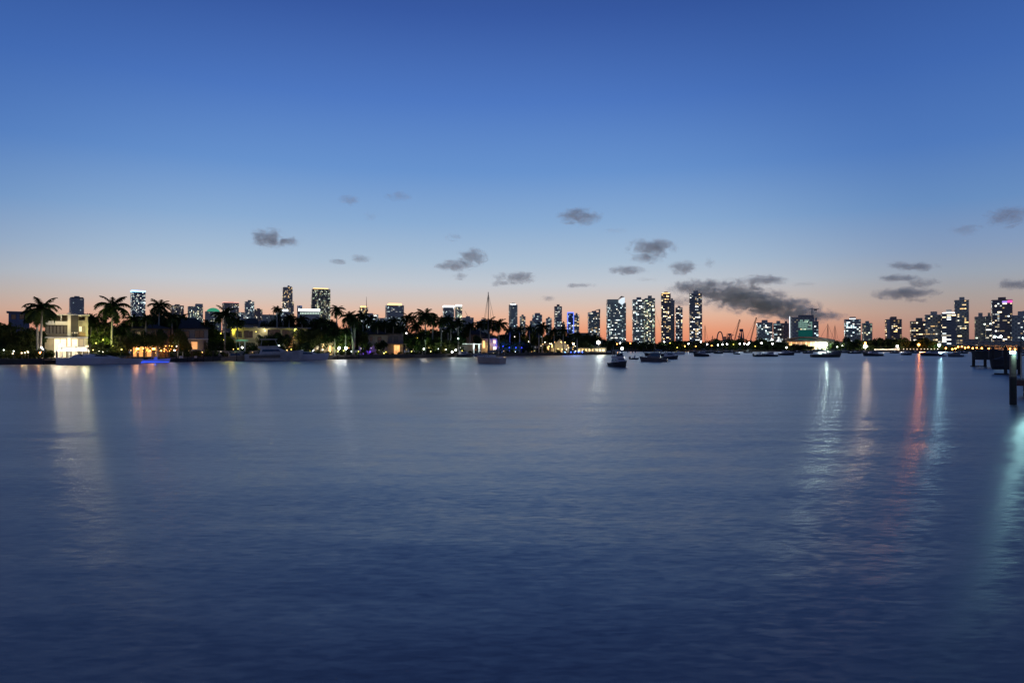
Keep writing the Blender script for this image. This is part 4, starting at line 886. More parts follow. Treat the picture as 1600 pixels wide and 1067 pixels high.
PL = [
 (66, 484, 26, 164, 'tall royal palm with a full crown in front of the white villa', .4), (57, 493, 22, 168, 'second palm with a grey trunk behind the tall villa palm', -.3), (176, 482, 27, 184, 'royal palm with one upright frond right of the white villa', .3), (207, 500, 14, 192, 'small palm left of the spreading tree', .2),
 (249, 480, 18, 204, 'shaggy palm right of the blue rimmed tower', .3), (352, 494, 21, 205, 'large garden palm in front of the pavilion', .2), (285, 500, 14, 208, 'palm half lost in dark foliage above the hip roof', 0),
 (433, 484, 9, 232, 'slender small palm in front of the bright topped block', .1), (526.5, 485, 13, 235, 'star shaped palm alone against the orange sky', .2), (546, 497, 15, 228, 'palm with a curved pale trunk, left of two', -1.2), (553.5, 500, 14, 229, 'palm with a straight pale trunk, right of two', 0),
 (567, 494, 12, 256, 'low palm left of the long white building', 0), (578, 500, 12, 252, 'palm in front of the long white building', .2), (590, 508, 12, 250, 'palm above the roof of the long dark house', 0), (602, 507, 11, 254, 'small palm below the gold crowned tower', 0),
 (638, 498, 15, 262, 'palm left of the largest middle palm', .5), (665, 495, 20, 260, 'largest palm of the middle group, crown against the orange sky', .2), (650, 510, 13, 266, 'low palm between the two middle palms', 0), (690, 503, 13, 268, 'drooping palm left of the white rimmed tower', .2), (716, 505, 13, 278, 'palm before the narrow white capped tower', 0),
 (704, 512, 11, 274, 'low palm in front of the lit podium', 0), (764.5, 506, 15, 291, 'palm standing in line with the sailboat mast', .1), (780, 509, 15, 292, 'palm with a drooping crown right of the sailboat mast', .2), (848, 512, 13, 320, 'dark palm in front of the stepped tower', .3), (842, 518, 10, 316, 'low palm left of the gabled house', 0),
 (866, 518, 10, 322, 'palm above the gabled house', .1), (880, 517, 10, 328, 'palm left of the blue outlined tower foot', 0), (540, 520, 10, 226, 'short green lit palm beside the two white lamps', 0), (523, 528, 9, 221, 'short gold lit palm by the garden house', 0), (660, 525, 9, 254, 'short green palm above the white garden lamp', 0), (958, 534, 6, 374, 'tiny palm at the very tip of the island', 0),
 (143, 500, 15, 188, 'dim palm at the right corner of the white villa', .3), (228, 500, 14, 190, 'short palm over the left of the orange terrace', .2), (268, 497, 15, 196, 'palm over the right of the orange terrace', -.3), (324, 507, 12, 206, 'short palm at the right corner of the hip roofed house', .3), (371, 503, 12, 214, 'short palm right of the large garden palm', 0),
 (452, 498, 12, 236, 'palm below the slim tapering tower', .3), (472, 500, 11, 238, 'palm before the bright roofed arena', 0), (502, 503, 12, 232, 'palm below the wide curved tower', -.2), (556, 507, 12, 236, 'low palm leaning over the pair of pale trunks', .6), (615, 503, 12, 262, 'palm below the right side of the gold crowned tower', .3), (628, 512, 11, 258, 'short palm above the orange window', 0),
 (677, 500, 13, 266, 'palm just right of the largest middle palm', .4), (700, 499, 11, 278, 'palm in the gap between the white capped twins', 0), (735, 510, 11, 290, 'palm behind the white shelter', .3), (750, 508, 11, 296, 'palm left of the sailboat mast', -.3), (797, 517, 10, 306, 'palm above the deep blue tree', .2), (812, 515, 10, 312, 'palm before the small block tower', 0), (827, 514, 10, 316, 'palm left of the stepped tower', -.2), (902, 524, 8, 344, 'palm before the grey hall', .1), (935, 529, 7, 362, 'small palm beside the brilliant floodlight', 0)]
for px, y, r, D, lab, ln in PL: palm(px, y, r, D, lab, ln)
r1 = random.Random(21)
GB = 'dark shrubs along the island seawall'
px = -20
while px < 962:
    if not (84 < px < 140 or 196 < px < 262): shrub(px, 546 + r1.uniform(-3, 4) + (px > 600) * 1.5, r1.uniform(7, 11) * (1 - px / 1800), shoreD(px) + 3 + r1.uniform(0, 3), 'low dark shrub in the planting along the island seawall', r1.choice((0, 0, 1)), GB)
    px += r1.uniform(9, 13)
HB = 'bushes filling the gardens behind the seawall planting'
px = -10
while px < 955:
    if not (60 < px < 145 or 196 < px < 262 or 292 < px < 326 or 400 < px < 416 or 558 < px < 640 or 752 < px < 780 or 858 < px < 948): shrub(px, 536 + r1.uniform(-5, 5) + (px > 700) * 5, r1.uniform(10, 14) * (1 - px / 1800), shoreD(px) + 9 + r1.uniform(0, 8), 'tall dark garden bush behind the seawall planting', r1.choice((0, 1)), HB)
    px += r1.uniform(9, 13)
hg = MB(); rr = random.Random(8); s = Site(355, 204)
for i in range(4200):
    u = rr.uniform(-6.2, 7.8); z = rr.uniform(.6, 4.1); v = rr.uniform(-.5, .5); c = Vector((u, 1.2 + v, z)); q = rr.uniform(.08, .2); a = Vector((rr.gauss(0, 1), rr.gauss(0, 1), rr.gauss(0, 1))).normalized(); b = a.orthogonal().normalized(); d = a.cross(b)
    hg.face([c - b * q, c + d * q * .6, c + b * q, c - d * q * .6])
o = tag(hg.build('hedge', LEAF), 'clipped dark hedge above the pale garden wall', 'hedge'); o.location = (s.x, s.y, LAND); o.rotation_euler = (0, 0, s.th)
# garden lights: fixture + light
def glight(px, py, D, label, bulb, col, power, r=.18, group=None, cat='garden lamp', refl=0):
    t = thing('garden_lamp', label, cat, (X(px, D), D, LAND), 0, group); z = max(.25, Z(py, D) - LAND)
    p = MB(); p.tube((0, .1, 0), (0, .1, z), .04, .04, 5); p.build('post', DMETAL, t); b = MB(); b.ball((0, 0, z), r, 8); b.build('bulb', bulb, t)
    if 'uplight' in label: light(t, (0, -1.4, .3), col, power * 4.5, .1, 'SPOT', (0, 3.2, 6), 95)
    else: light(t, (0, -r - .15, z + .1), col, power, r)
    if refl: light(t, (0, -r - .25, z), col, refl, r, 'SPOT', (-X(px, D), -D, -8), 90)
for a in [
 (34, 551.5, 158, 'small path lamp left of the copper lit agave', WARMB, (1, .5, .15), 60), (39, 551, 158, 'small path lamp below the copper lit agave', WARMB, (1, .5, .15), 60), (44, 550.5, 158, 'small path lamp right of the copper lit agave', WARMB, (1, .6, .2), 50), (20, 552.5, 157, 'lone path lamp near the left picture edge', WARMB, (1, .8, .5), 30),
 (62.5, 551, 159, 'orange lamp low against the garden wall below the tall palms', ORNG, (1, .4, .12), 160), (65.5, 543.5, 164, 'faint white lamp on the tall palm trunk', WHTS, (1, .8, .8), 40),
 (161, 531, 182, 'yellow uplight below the tree beside the white villa', YEL, (.85, 1, .2), 500), (150, 536, 181, 'green yellow uplight at the right wall of the villa', YEL, (.8, 1, .2), 300), (155, 549, 175, 'cream lamp on the deck right of the villa', WARMB, (1, .9, .6), 50), (168, 549, 176, 'small white lamp beyond the yacht cockpit', WHTS, (1, .95, .7), 60), (150, 552, 172, 'low cream lamp beside the deck steps', WARMB, (1, .9, .5), 60),
 (252, 548, 180, 'yellow lamp on the dock right of the orange terrace', YEL, (1, .8, .2), 90), (273, 547.5, 186, 'white violet lamp at the dock gangway', WHTS, (.9, .7, 1), 90), (276, 541, 190, 'small cream lamp above the dock gangway', WARMB, (1, .9, .7), 60),
 (345, 521, 209, 'yellow uplight in the garden tree right of the hip roofed house', YEL, (.9, 1, .2), 260), (350, 531, 208, 'hidden green uplight below the large garden palm', YEL, (.7, 1, .3), 120),
 (414, 517, 219, 'pale lamp high on the flat roofed villa wall', WARMB, (1, .95, .6), 60), (436, 541, 208, 'cyan white lamp on the motor yacht foredeck side', COOL, (.5, .95, 1), 100, .3), (472, 547.5, 212, 'tiny white lamp behind the second cruiser', WHTS, (1, 1, 1), 30), (490, 547, 218, 'tiny white lamp left of the garden house door', WHTS, (1, 1, 1), 30), (504, 546.5, 220, 'tiny white lamp right of the garden house door', WHTS, (1, 1, 1), 30),
 (516, 549, 221, 'amber uplight below the short gold palm', YEL, (1, .7, .2), 160), (537, 548, 223, 'green uplight beside the pale palm trunks', YEL, (.6, 1, .5), 200), (549, 549, 224, 'uplight between the two pale palm trunks', WHTS, (.7, 1, .7), 160),
 (600, 552, 240, 'yellow lamp in the bushes before the long dark house', YEL, (1, .85, .3), 70), (603, 550, 242, 'yellow uplight in the bushes before the long dark house', YEL, (1, .85, .2), 60),
 (635, 520.5, 262, 'small white lamp high left of the middle palms', WHT, (1, .9, .8), 40, .22), (662, 545, 252, 'white garden lamp low in the middle of the grove', WHT, (1, 1, 1), 60, .25), (659, 534, 258, 'pale green uplight in the middle grove', COOL, (.6, 1, .8), 140), (652, 528, 256, 'hidden green uplight below the largest middle palm', YEL, (.6, 1, .5), 220),
 (685, 545, 262, 'pale uplight among low palms, left of two', WHTS, (.7, 1, .7), 140), (697, 546, 262, 'pale uplight among low palms, right of two', WHTS, (.7, 1, .8), 140), (706.5, 550, 266, 'bright white lamp at the waterline left of the white shelter', WHT, (.9, 1, 1), 90, .32), (712, 547, 269, 'small slanting white lamp beside the waterline lamp', WHT, (.9, 1, 1), 60, .25), (716, 529, 276, 'pale green lamp high in the trees above the white shelter', COOL, (.7, 1, .9), 90, .22),
 (786, 541, 298, 'blue uplight below the bright blue tree', BLUEE, (.02, .06, 1), 900), (796, 543, 298, 'blue uplight right of the bright blue tree', BLUEE, (.02, .06, 1), 900), (806, 543, 302, 'blue uplight below the deep blue tree', BLUEE, (.02, .06, 1), 700), (780, 543, 297, 'blue uplight left of the bright blue tree', BLUEE, (.02, .06, 1), 600), (815, 543, 305, 'last blue uplight right of the deep blue tree', BLUEE, (.02, .06, 1), 400),
 (804, 526, 310, 'small lamp on a pole above the blue lit trees', WARMB, (1, .95, .8), 40, .25), (826, 534, 318, 'warm lamp hidden in the tree left of the gabled house', YEL, (1, .8, .4), 200), (896, 537.5, 334, 'white lamp at the right eave of the gabled house', WHT, (1, .95, .8), 60, .3), (853, 543.5, 335, 'warm lamp on the veranda left of the gabled house', WARMB, (1, .8, .5), 60, .25), (859, 537, 338, 'warm lamp at the left eave of the gabled house', WARMB, (1, .85, .6), 60, .25), (841, 530, 336, 'warm lamp on a terrace left of the gabled house', WARMB, (1, .85, .6), 60, .25), (176, 540, 181, 'green yellow uplight low in the garden right of the villa', YEL, (.8, 1, .25), 260), (190, 546, 178, 'amber uplight before the low tree left of the orange terrace', YEL, (1, .7, .25), 120), (372, 545, 205, 'green uplight behind the green pavilion', YEL, (.5, 1, .35), 120), (455, 546, 212, 'amber uplight beside the orange door', YEL, (1, .6, .2), 90), (484, 548, 216, 'pale uplight before the tree at the right end of the flat roof', YEL, (.9, 1, .6), 110),
 (528, 549, 222, 'green uplight under the green lit tree by the dock', YEL, (.5, 1, .4), 260), (560, 549, 234, 'green uplight right of the two pale palm trunks', YEL, (.5, 1, .4), 160), (643, 549, 249, 'green uplight right of the orange window', YEL, (.6, 1, .4), 200), (673, 549, 256, 'green uplight in the middle grove right of the white lamp', YEL, (.6, 1, .4), 240), (722, 548, 270, 'green uplight left of the white shelter', YEL, (.7, 1, .5), 120), (835, 548, 318, 'amber uplight left of the gabled house', YEL, (1, .8, .4), 160)]:
    glight(*a)
r3 = random.Random(77); SG = 'small garden lamps behind the island seawall'
px = 6
while px < 930:
    D = shoreD(px) + r3.uniform(1.5, 4); c, b_ = r3.choice((((1, .62, .25), WARM), ((1, .85, .6), WARMB), ((.9, 1, .75), WHTS), ((1, .5, .15), ORNS))); glight(px, r3.uniform(543, 549.5) + (px < 400) * 2.5, D, 'small garden lamp', b_, col=c, power=55, r=.13, group=SG); px += r3.uniform(12, 30)
BD = 'blue dock lamps below the gabled house'
for i, px in enumerate((880, 883, 892, 898, 904, 910)): glight(px, 551.5, shoreD(px) - 1.5, ('first', 'second', 'third', 'fourth', 'fifth', 'last')[i] + ' blue dock lamp from the left in the row below the gabled house', BLUEE if i > 1 else BLUW, (.05, .2, 1), 120, .3, BD, refl=110)
glight(530, 544, 219, 'round white lamp on the dock, left of a pair', WHT, (.9, .97, 1), 250, .42, refl=110)
glight(540.5, 544, 220, 'round white lamp on the dock, right of a pair', WHT, (.9, .97, 1), 250, .42, refl=110)
lamp(935, 535, 352, 'brilliant white floodlight on a pole at the tip of the island', WHT, (.85, 1, .95), 1100, r=.9, spill=800)
lamp(972, 544.5, 300, 'brilliant white mast light behind the dark cruiser', WHT, (.9, 1, 1), 70, h0=0, r=.6)
# added spots standing in for villa and terrace light streaking the water
for px, py, D, c, p, lab in ((96, 540, 166, (1, .74, .40), 520, 'left added streak light before the white villa'), (118, 540, 167, (1, .74, .40), 520, 'middle added streak light before the white villa'), (136, 541, 168, (1, .74, .40), 360, 'right added streak light before the white villa'),
                             (215, 545, 180, (1, .4, .2), 260, 'added orange streak light at the left of the orange terrace'), (240, 545, 182, (1, .4, .2), 260, 'added orange streak light at the right of the orange terrace')):
    t_ = thing('streak_light', lab, 'streak_light', (X(px, D), D, LAND)); z = Z(py, D) - LAND
    p_ = MB(); p_.tube((0, .2, 0), (0, .2, z), .05, .05, 6); p_.build('post', DMETAL, t_); b = MB(); b.box(-.35, .35, -.1, .1, z - .22, z + .22); b.build('lens', WARMB if px < 200 else ORNG, t_)
    light(t_, (0, -.5, z), c, p, .9 if px < 200 else .6, 'SPOT', (-X(px, D), -D, -10), 80)
# copper lit agave + bushes
def agave(px, D, label, h=3.2):
    rnd = random.Random(px); mb = MB()
    for i in range(38):
        a = i * 2.4; t = rnd.uniform(.25, 1.35); L = h * rnd.uniform(.7, 1.05); d = Vector((cos(a) * cos(t), sin(a) * cos(t), sin(t))); sd = Vector((-sin(a), cos(a), 0)) * .14
        mb.face([sd, d * L * .6 + sd * .8, d * L, d * L * .6 - sd * .8, -sd])
    o = mb.build('agave', LEAF3); o.location = (X(px, D), D, LAND); return tag(o, label, 'agave')
agave(38, 161, 'spiky agave lit copper near the left picture edge', 2.6); agave(30, 162, 'dimmer spiky agave left of the copper lit one', 2.4); agave(48, 162, 'small agave between the copper lit one and the orange lamp', 1.8)

# ------------------------------------------------------------------ docks and boats
def pile(px, ytop, D, label, r=.16, mt_=TAR, group=None):
    mb = MB(); z = Z(ytop, D); mb.tube((0, 0, -2), (0, 0, z - .12), r, r * .92, 9); mb.tube((0, 0, z - .12), (0, 0, z + .1), r * .92, r * .2, 9)
    o = mb.build('mooring_pile', mt_); o.location = (X(px, D), D, 0); return tag(o, label, 'mooring pile', group)
pile(89, 548, 158, 'dark mooring pile in front of the bright villa terrace', .2); pile(131, 552, 166, 'mooring pile behind the long grey yacht')
GP = 'mooring piles along the island docks'
for px in (258, 265, 275, 333, 370, 404, 300, 318): pile(px, 549.5, shoreD(px) - 3.5, 'thin dark mooring pile beside the island docks', .14, group=GP)
for px, D in ((1006, 480), (988, 470), (993, 480), (981, 468)): pile(px, 543, D, {1006: 'far pile, rightmost of four behind the dark cruiser', 988: 'far pile second from the left behind the dark cruiser', 993: 'far pile third from the left behind the dark cruiser', 981: 'far pile leftmost of four behind the dark cruiser'}[px], .3, group='far piles behind the dark cruiser')
def dock(px0, px1, D0, D1, label, out=3.2, z=.95, blue=False):
    t = thing('dock', label, 'dock', (0, 0, 0)); n = int(abs(px1 - px0) / 1.4); x0, x1 = X(px0, D0), X(px1, D1)
    L = math.hypot(x1 - x0, D1 - D0); ux, uy = (x1 - x0) / L, (D1 - D0) / L; nx, ny = uy, -ux
    t.location = (x0, D0, 0); t.rotation_euler = (0, 0, atan2(uy, ux)); n = int(L / .3)
    pl = MB()
    for i in range(n): pl.box(i * .3 + .01, i * .3 + .28, -out, 0, z, z + .06)
    pl.build('deck_plank', WOODG, t, stuff=True); jb = MB(); jb.box(0, L, -out, -out + .12, z - .25, z - .005); jb.box(0, L, -.2, -.05, z - .25, z - .005); jb.build('joist', TAR, t)
    for i in range(int(L / 3) + 1):
        q = MB(); q.tube((min(i * 3, L), -out - .15, -2), (min(i * 3, L), -out - .15, z + .5), .13, .13, 7); q.build('pile', TAR, t)
    return t
dock(66, 96, shoreD(66), shoreD(96), 'wooden dock in front of the white villa'); dock(248, 300, shoreD(248), shoreD(300), 'wooden dock right of the blue lit boat'); dock(520, 556, shoreD(520), shoreD(556), 'dock below the pair of round white lamps', 2.2)
dock(870, 915, shoreD(870), shoreD(915), 'dock carrying the row of blue lamps', 2.5); dock(700, 745, shoreD(700), shoreD(745), 'dock before the white framed shelter', 2.5); dock(396, 440, shoreD(396), shoreD(440), 'dock behind the motor yacht', 2)

def hull(mb, L, B, F0, F1, draft=.25, flare=.8, n=12, bow=.35, m=0, sheer=None, stern=.85):
    """hull along +x (bow), waterline z=0; freeboard F0 aft to F1 at the bow"""
    secs = []
    for i in range(n + 1):
        t = i / n; x = -L / 2 + L * t
        w_ = B / 2 * (stern + (1 - stern) * min(1, t / .35)) * (1 if t < .45 else max(.015, cos((t - .45) / .55 * pi / 2) ** .75))
        f = F0 + (F1 - F0) * t ** 1.8; wl = w_ * (flare if t < .5 else flare * (1 - .55 * (t - .5) / .5)); xo = (t > .8) * (t - .8) / .2 * L * .05
        secs.append([(x + xo, -w_, f), (x, -wl, .05), (x - xo, -wl * .5, -draft), (x - xo, wl * .5, -draft), (x, wl, .05), (x + xo, w_, f)])
    mb.loft(secs, m); return lambda t: (F0 + (F1 - F0) * t ** 1.8)
def prism(mb, prof, w0, w1=None, m=0):
    """profile in x,z extruded across y from -w0 to w0, top narrowed to w1"""
    w1 = w0 if w1 is None else w1; zs = [p[1] for p in prof]; z0, z1 = min(zs), max(zs)
    W_ = lambda z: w0 + (w1 - w0) * ((z - z0) / (z1 - z0 + 1e-6))
    mb.loft([[(x, -W_(z), z) for x, z in prof], [(x, W_(z), z) for x, z in prof]], m)
def rail(t, L, B, z, x0, x1, h=.6, n=6):
    mb = MB()
    for sg in (-1, 1):
        P = []
        for i in range(n + 1):
            x = x0 + (x1 - x0) * i / n; tt = (x + L / 2) / L; w_ = B / 2 * (1 if tt < .45 else max(.05, cos((tt - .45) / .55 * pi / 2) ** .75)) * .93
            P.append((x, sg * w_, z + h)); mb.tube((x, sg * w_, z), (x, sg * w_, z + h), .02, .02, 4)
        mb.path(P, [.022] * len(P), 4)
    mb.build('rail', METAL, t)
def sailboat(px, ywl, L, B, yaw, ymast, label, hm=BROWNG, masts=((.05,),), cat='sailboat', D=None, free=1.1, two=None, bimini=True):
    D = D or CH * F / (ywl - HY); t = thing('sailboat', label, cat, (X(px, D), D, 0), yaw); mb = MB(); hull(mb, L, B, free, free * 1.35, stern=.72); mb.build('hull', hm, t)
    c = MB(); prism(c, [(-L * .12, free), (L * .22, free * 1.12), (L * .17, free * 1.42), (-L * .12, free * 1.5)], B * .3, B * .24); ca = c.build('cabin', GELC, t)
    for sg in (-1, 1):
        for k in range(3):
            w_ = MB(); w_.box(-L * .08 + k * L * .08, -L * .08 + k * L * .08 + L * .05, sg * B * .285 - .02, sg * B * .285 + .02, free * 1.2, free * 1.34); w_.build('porthole', DGLASS, ca)
    H = Z(ymast, D); ms = [(L * .08, H)] + ([(two[0] * L, Z(two[1], D))] if two else [])
    for mx_, mh in ms:
        m_ = MB(); m_.tube((mx_, 0, free), (mx_, 0, mh), .13, .09, 7); mo = m_.build('mast', DMETAL, t); sp = MB(); sp.tube((mx_, -B * .4, free + (mh - free) * .42), (mx_, B * .4, free + (mh - free) * .42), .04, .04, 4); sp.build('spreader', METAL, mo)
        b = MB(); b.path([(mx_ - .1, 0, free + 1.3), (mx_ - L * .33, 0, free + 1.35)], [.07, .06], 6); bo = b.build('boom', METAL, t); f = MB(); f.path([(mx_ - .2, 0, free + 1.5), (mx_ - L * .15, 0, free + 1.58), (mx_ - L * .32, 0, free + 1.48)], [.2, .22, .1], 8); f.build('furled_sail', CANVAS, bo)
    h_ = ms[0][1]; s_ = MB(); r_ = .02 + D * .00008
    for a, b in (((L * .49, 0, free * 1.35), (ms[0][0], 0, h_ * .98)), ((-L * .49, 0, free), (ms[-1][0], 0, ms[-1][1] * .98))): s_.tube(a, b, r_, r_, 4)
    for sg in (-1, 1): s_.tube((ms[0][0] - .1, sg * B * .47, free), (ms[0][0], sg * B * .4, free + (h_ - free) * .42), r_, r_, 4); s_.tube((ms[0][0], sg * B * .4, free + (h_ - free) * .42), (ms[0][0], 0, h_ * .97), r_, r_, 4)
    s_.build('stay', DMETAL, t)
    if bimini:
        b = MB(); b.loft([[(-L * .42, -B * .38, free + 1.75), (-L * .42, 0, free + 1.95), (-L * .42, B * .38, free + 1.75)], [(-L * .18, -B * .36, free + 1.8), (-L * .18, 0, free + 2.0), (-L * .18, B * .36, free + 1.8)]], closed=True); b.build('bimini', CANVAS, t)
        p = MB()
        for sx in (-.42, -.18):
            for sg in (-1, 1): p.tube((L * sx, sg * B * .37, free), (L * sx, sg * B * .37, free + 1.76), .03, .03, 4)
        p.build('bimini_frame', METAL, t)
    rail(t, L, B, free, -L * .45, L * .45); return t
def cruiser(px, ywl, L, B, yaw, label, hm=GELC, fly=True, D=None, free=1.0, cat='motorboat', name='motorboat', sc=1, arch=True, stripe=None):
    D = D or CH * F / (ywl - HY); t = thing(name, label, cat, (X(px, D), D, 0), yaw); mb = MB(); hull(mb, L, B, free, free * 1.65); mb.build('hull', hm, t)
    if stripe: 
        st = MB()
        for sg in (-1, 1): st.loft([[(-L * .42, sg * B * .50, free * .45), (L * .12, sg * B * .50, free * .5), (L * .12, sg * B * .50, free * .92), (-L * .42, sg * B * .50, free * .82)], [(-L * .42, sg * B * .46, free * .45), (L * .12, sg * B * .46, free * .5), (L * .12, sg * B * .46, free * .92), (-L * .42, sg * B * .46, free * .82)]])
        st.build('stripe', stripe, t)
    h = 1.15 * sc; c = MB(); prism(c, [(-L * .25, free), (L * .27, free * 1.25), (L * .13, free + h), (-L * .22, free + h)], B * .38, B * .31); c.build('cabin', hm if hm is not DARKG else GREYG, t)
    for sg in (-1, 1):
        w_ = MB(); w_.loft([[(-L * .2, sg * B * .375, free + h * .42), (L * .13, sg * B * .375, free + h * .45), (L * .09, sg * B * .335, free + h * .85), (-L * .19, sg * B * .335, free + h * .85)], [(-L * .2, sg * B * .34, free + h * .42), (L * .13, sg * B * .34, free + h * .45), (L * .09, sg * B * .30, free + h * .85), (-L * .19, sg * B * .30, free + h * .85)]]); w_.build('side_window', DGLASS, t)
    w_ = MB(); w_.face([(L * .235, -B * .3, free + h * .3), (L * .235, B * .3, free + h * .3), (L * .155, B * .27, free + h * .9), (L * .155, -B * .27, free + h * .9)]); w_.build('windscreen', DGLASS, t)
    zt = free + h
    if fly:
        f = MB(); prism(f, [(-L * .27, zt), (L * .10, zt), (L * .13, zt + .5 * sc), (L * .08, zt + .55 * sc), (-L * .27, zt + .4 * sc)], B * .31, B * .33); f.build('flybridge', hm if hm is not DARKG else GREYG, t)
        r_ = MB(); r_.box(-L * .24, L * .07, -B * .28, B * .28, zt + 1.75 * sc, zt + 1.88 * sc); r_.build('hardtop', hm if hm is not DARKG else GREYG, t)
        p = MB()
        for sx, sx2 in ((-.22, -.2), (.09, .03)):
            for sg in (-1, 1): p.tube((L * sx, sg * B * .29, zt + .4 * sc), (L * sx2, sg * B * .26, zt + 1.75 * sc), .07, .07, 5)
        p.build('hardtop_post', METAL, t); g_ = MB(); g_.face([(L * .10, -B * .28, zt + .5 * sc), (L * .10, B * .28, zt + .5 * sc), (L * .05, B * .25, zt + 1.2 * sc), (L * .05, -B * .25, zt + 1.2 * sc)]); g_.build('windscreen', DGLASS, t)
    elif arch:
        a = MB()
        for k in (0,): a.path([(-L * .2, -B * .36, free + .3), (-L * .27, -B * .3, zt + .5), (-L * .27, B * .3, zt + .5), (-L * .2, B * .36, free + .3)], [.1, .09, .09, .1], 6)
        a.build('radar_arch', METAL, t); b = MB(); b.box(-L * .42, -L * .22, -B * .34, B * .34, zt + .5, zt + .58); b.build('bimini', CANVASD, t)
    w_ = MB(); w_.box(-L * .5 - .7, -L * .5, -B * .36, B * .36, .12, .22); w_.build('swim_platform', WOODG, t); rail(t, L, B, free * 1.15, L * .0, L * .46, .55); return t
def runabout(px, ywl, L, B, yaw, label, hm=GELC, D=None, top=True, free=.8, name='motorboat', cat='motorboat', cover=None):
    D = D or CH * F / (ywl - HY); t = thing(name, label, cat, (X(px, D), D, 0), yaw); mb = MB(); hull(mb, L, B, free, free * 1.5); mb.build('hull', hm, t)
    c = MB(); prism(c, [(-L * .08, free), (L * .1, free), (L * .04, free + .75), (-L * .05, free + .8)], B * .2, B * .17); c.build('console', hm if hm is not DARKG else GREYG, t)
    w_ = MB(); w_.face([(L * .09, -B * .18, free + .55), (L * .09, B * .18, free + .55), (L * .02, B * .15, free + 1.15), (L * .02, -B * .15, free + 1.15)]); w_.build('windscreen', DGLASS, t)
    if top:
        r_ = MB(); r_.box(-L * .17, L * .12, -B * .33, B * .33, free + 1.85, free + 1.95); r_.build('t_top', CANVASD, t); p = MB()
        for sx in (-.13, .07):
            for sg in (-1, 1): p.tube((L * sx, sg * B * .24, free - .2), (L * sx, sg * B * .24, free + 1.85), .035, .035, 5)
        p.build('t_top_frame', METAL, t)
    e = MB(); e.box(-L * .5 - .55, -L * .5 - .02, -.22, .22, free * .4, free + .55); e.box(-L * .5 - .4, -L * .5 - .2, -.08, .08, -.5, free * .4); e.build('outboard_engine', DARKG, t)
    s_ = MB(); s_.box(-L * .25, -L * .17, -B * .25, B * .25, free - .1, free + .35); s_.build('seat', CANVAS, t); return t
# the anchored boats, near to far
sailboat(766, 567.3, 9.0, 3.4, 2.35, 456, 'anchored tan sailboat with a tall bare mast in front of the twin palms', BROWNG, free=1.35)
cruiser(966.5, 573, 6.2, 2.5, -1.25, 'small dark cruiser seen from behind below the white mast light', DARKG, fly=True, free=.75, sc=.85)
runabout(991.5, 561.5, 2.6, 1.2, .1, 'tiny dark dinghy between the dark cruiser and the double decked cruiser', DARKG, top=False, free=.35, name='dinghy', cat='dinghy')
cruiser(1022, 565, 7.2, 2.9, 2.85, 'dark tan cabin cruiser with a flybridge, nearest of the overlapping pair', mat('dull_tan_paint', (.12, .10, .10), .4), fly=False, free=.85, sc=1.35)
cruiser(1046, 561, 6.2, 2.5, .35, 'low dark cruiser overlapping behind the tan cabin cruiser', DARKG, fly=False, free=.8, sc=1.2)
sailboat(1026, 556.5, 10, 3.2, 2.7, 480, 'sailboat whose tall mast stands in the orange gap left of the gold topped tower', DARKG, free=1.1, bimini=False)
runabout(1060, 554, 7.5, 2.5, .35, 'white and blue powerboat lit by lamps under the short slender tower', GELC, free=.9)
cruiser(1096, 557, 6.0, 2.5, 3.0, 'dark cabin boat alone below the tallest lone tower', DARKG, fly=False, free=1.0)
sailboat(1100, 551.8, 9, 3, .2, 508, 'far sailboat with a thin mast right of the tallest lone tower', DARKG, free=1.0, bimini=False)
runabout(1123, 552.6, 5.5, 2.2, .2, 'tiny dark boat below the arched crane', DARKG); runabout(1152, 553.8, 3, 1.5, 0, 'tiny dark dinghy below the gantry cranes', DARKG, top=False, free=.5, name='dinghy', cat='dinghy')
runabout(1187, 557.3, 5.0, 2, .15, 'low dark boat, left of two touching end to end', DARKG, top=False, free=.7); cruiser(1203, 557, 6, 2.3, 3.0, 'low dark cabin boat, right of two touching end to end', DARKG, fly=False, free=.75, arch=False)
cruiser(1229, 555, 7.5, 2.7, .1, 'dark cabin boat below the large white canopy', DARKG, fly=False, free=.95)
runabout(1168, 551.5, 5, 2, 3, 'far tiny boat right of the dinghy below the cranes', DARKG, top=True, free=.6); runabout(1144, 551.2, 5, 2, .2, 'far tiny boat between two cranes', DARKG, top=True, free=.6)
sailboat(1290, 558, 11.5, 3.0, .04, 506, 'long low ketch with two bare masts before the floodlit hall', mat('olive_hull_paint', (.05, .055, .045), .45), free=1.05, two=(.08 + .0, 506))
sailboat(1303, 552.5, 9, 3, .15, 508, 'second sailboat hidden behind the long ketch, its mast right of the first', DARKG, free=1.0, bimini=False)
cruiser(1364, 556.3, 8, 2.6, 3.05, 'dark boat with a pale wheelhouse below the blazing floodlight', DARKG, fly=False, free=.9)
runabout(1336, 552.6, 8, 2.5, .1, 'far dark boat below the green lit park trees', DARKG, free=.8); runabout(1398, 552, 6, 2.2, .2, 'far dark boat below the lit ramp', DARKG, free=.7)
cruiser(1417, 554.8, 5.0, 2.2, .1, 'small dark boat left of the orange reflection', DARKG, fly=False, free=.8); cruiser(1456, 556, 9.5, 2.8, 3.1, 'long dark boat below the cyan white lamp', DARKG, fly=False, free=.9)
runabout(1474, 557, 2.6, 1.3, 0, 'tiny tender right of the cyan reflection', GREYG, top=False, free=.4, name='dinghy', cat='dinghy'); cruiser(1493, 557.5, 5.5, 2.2, 3.0, 'low grey boat left of the boat lift', STEELB, fly=False, free=.8)
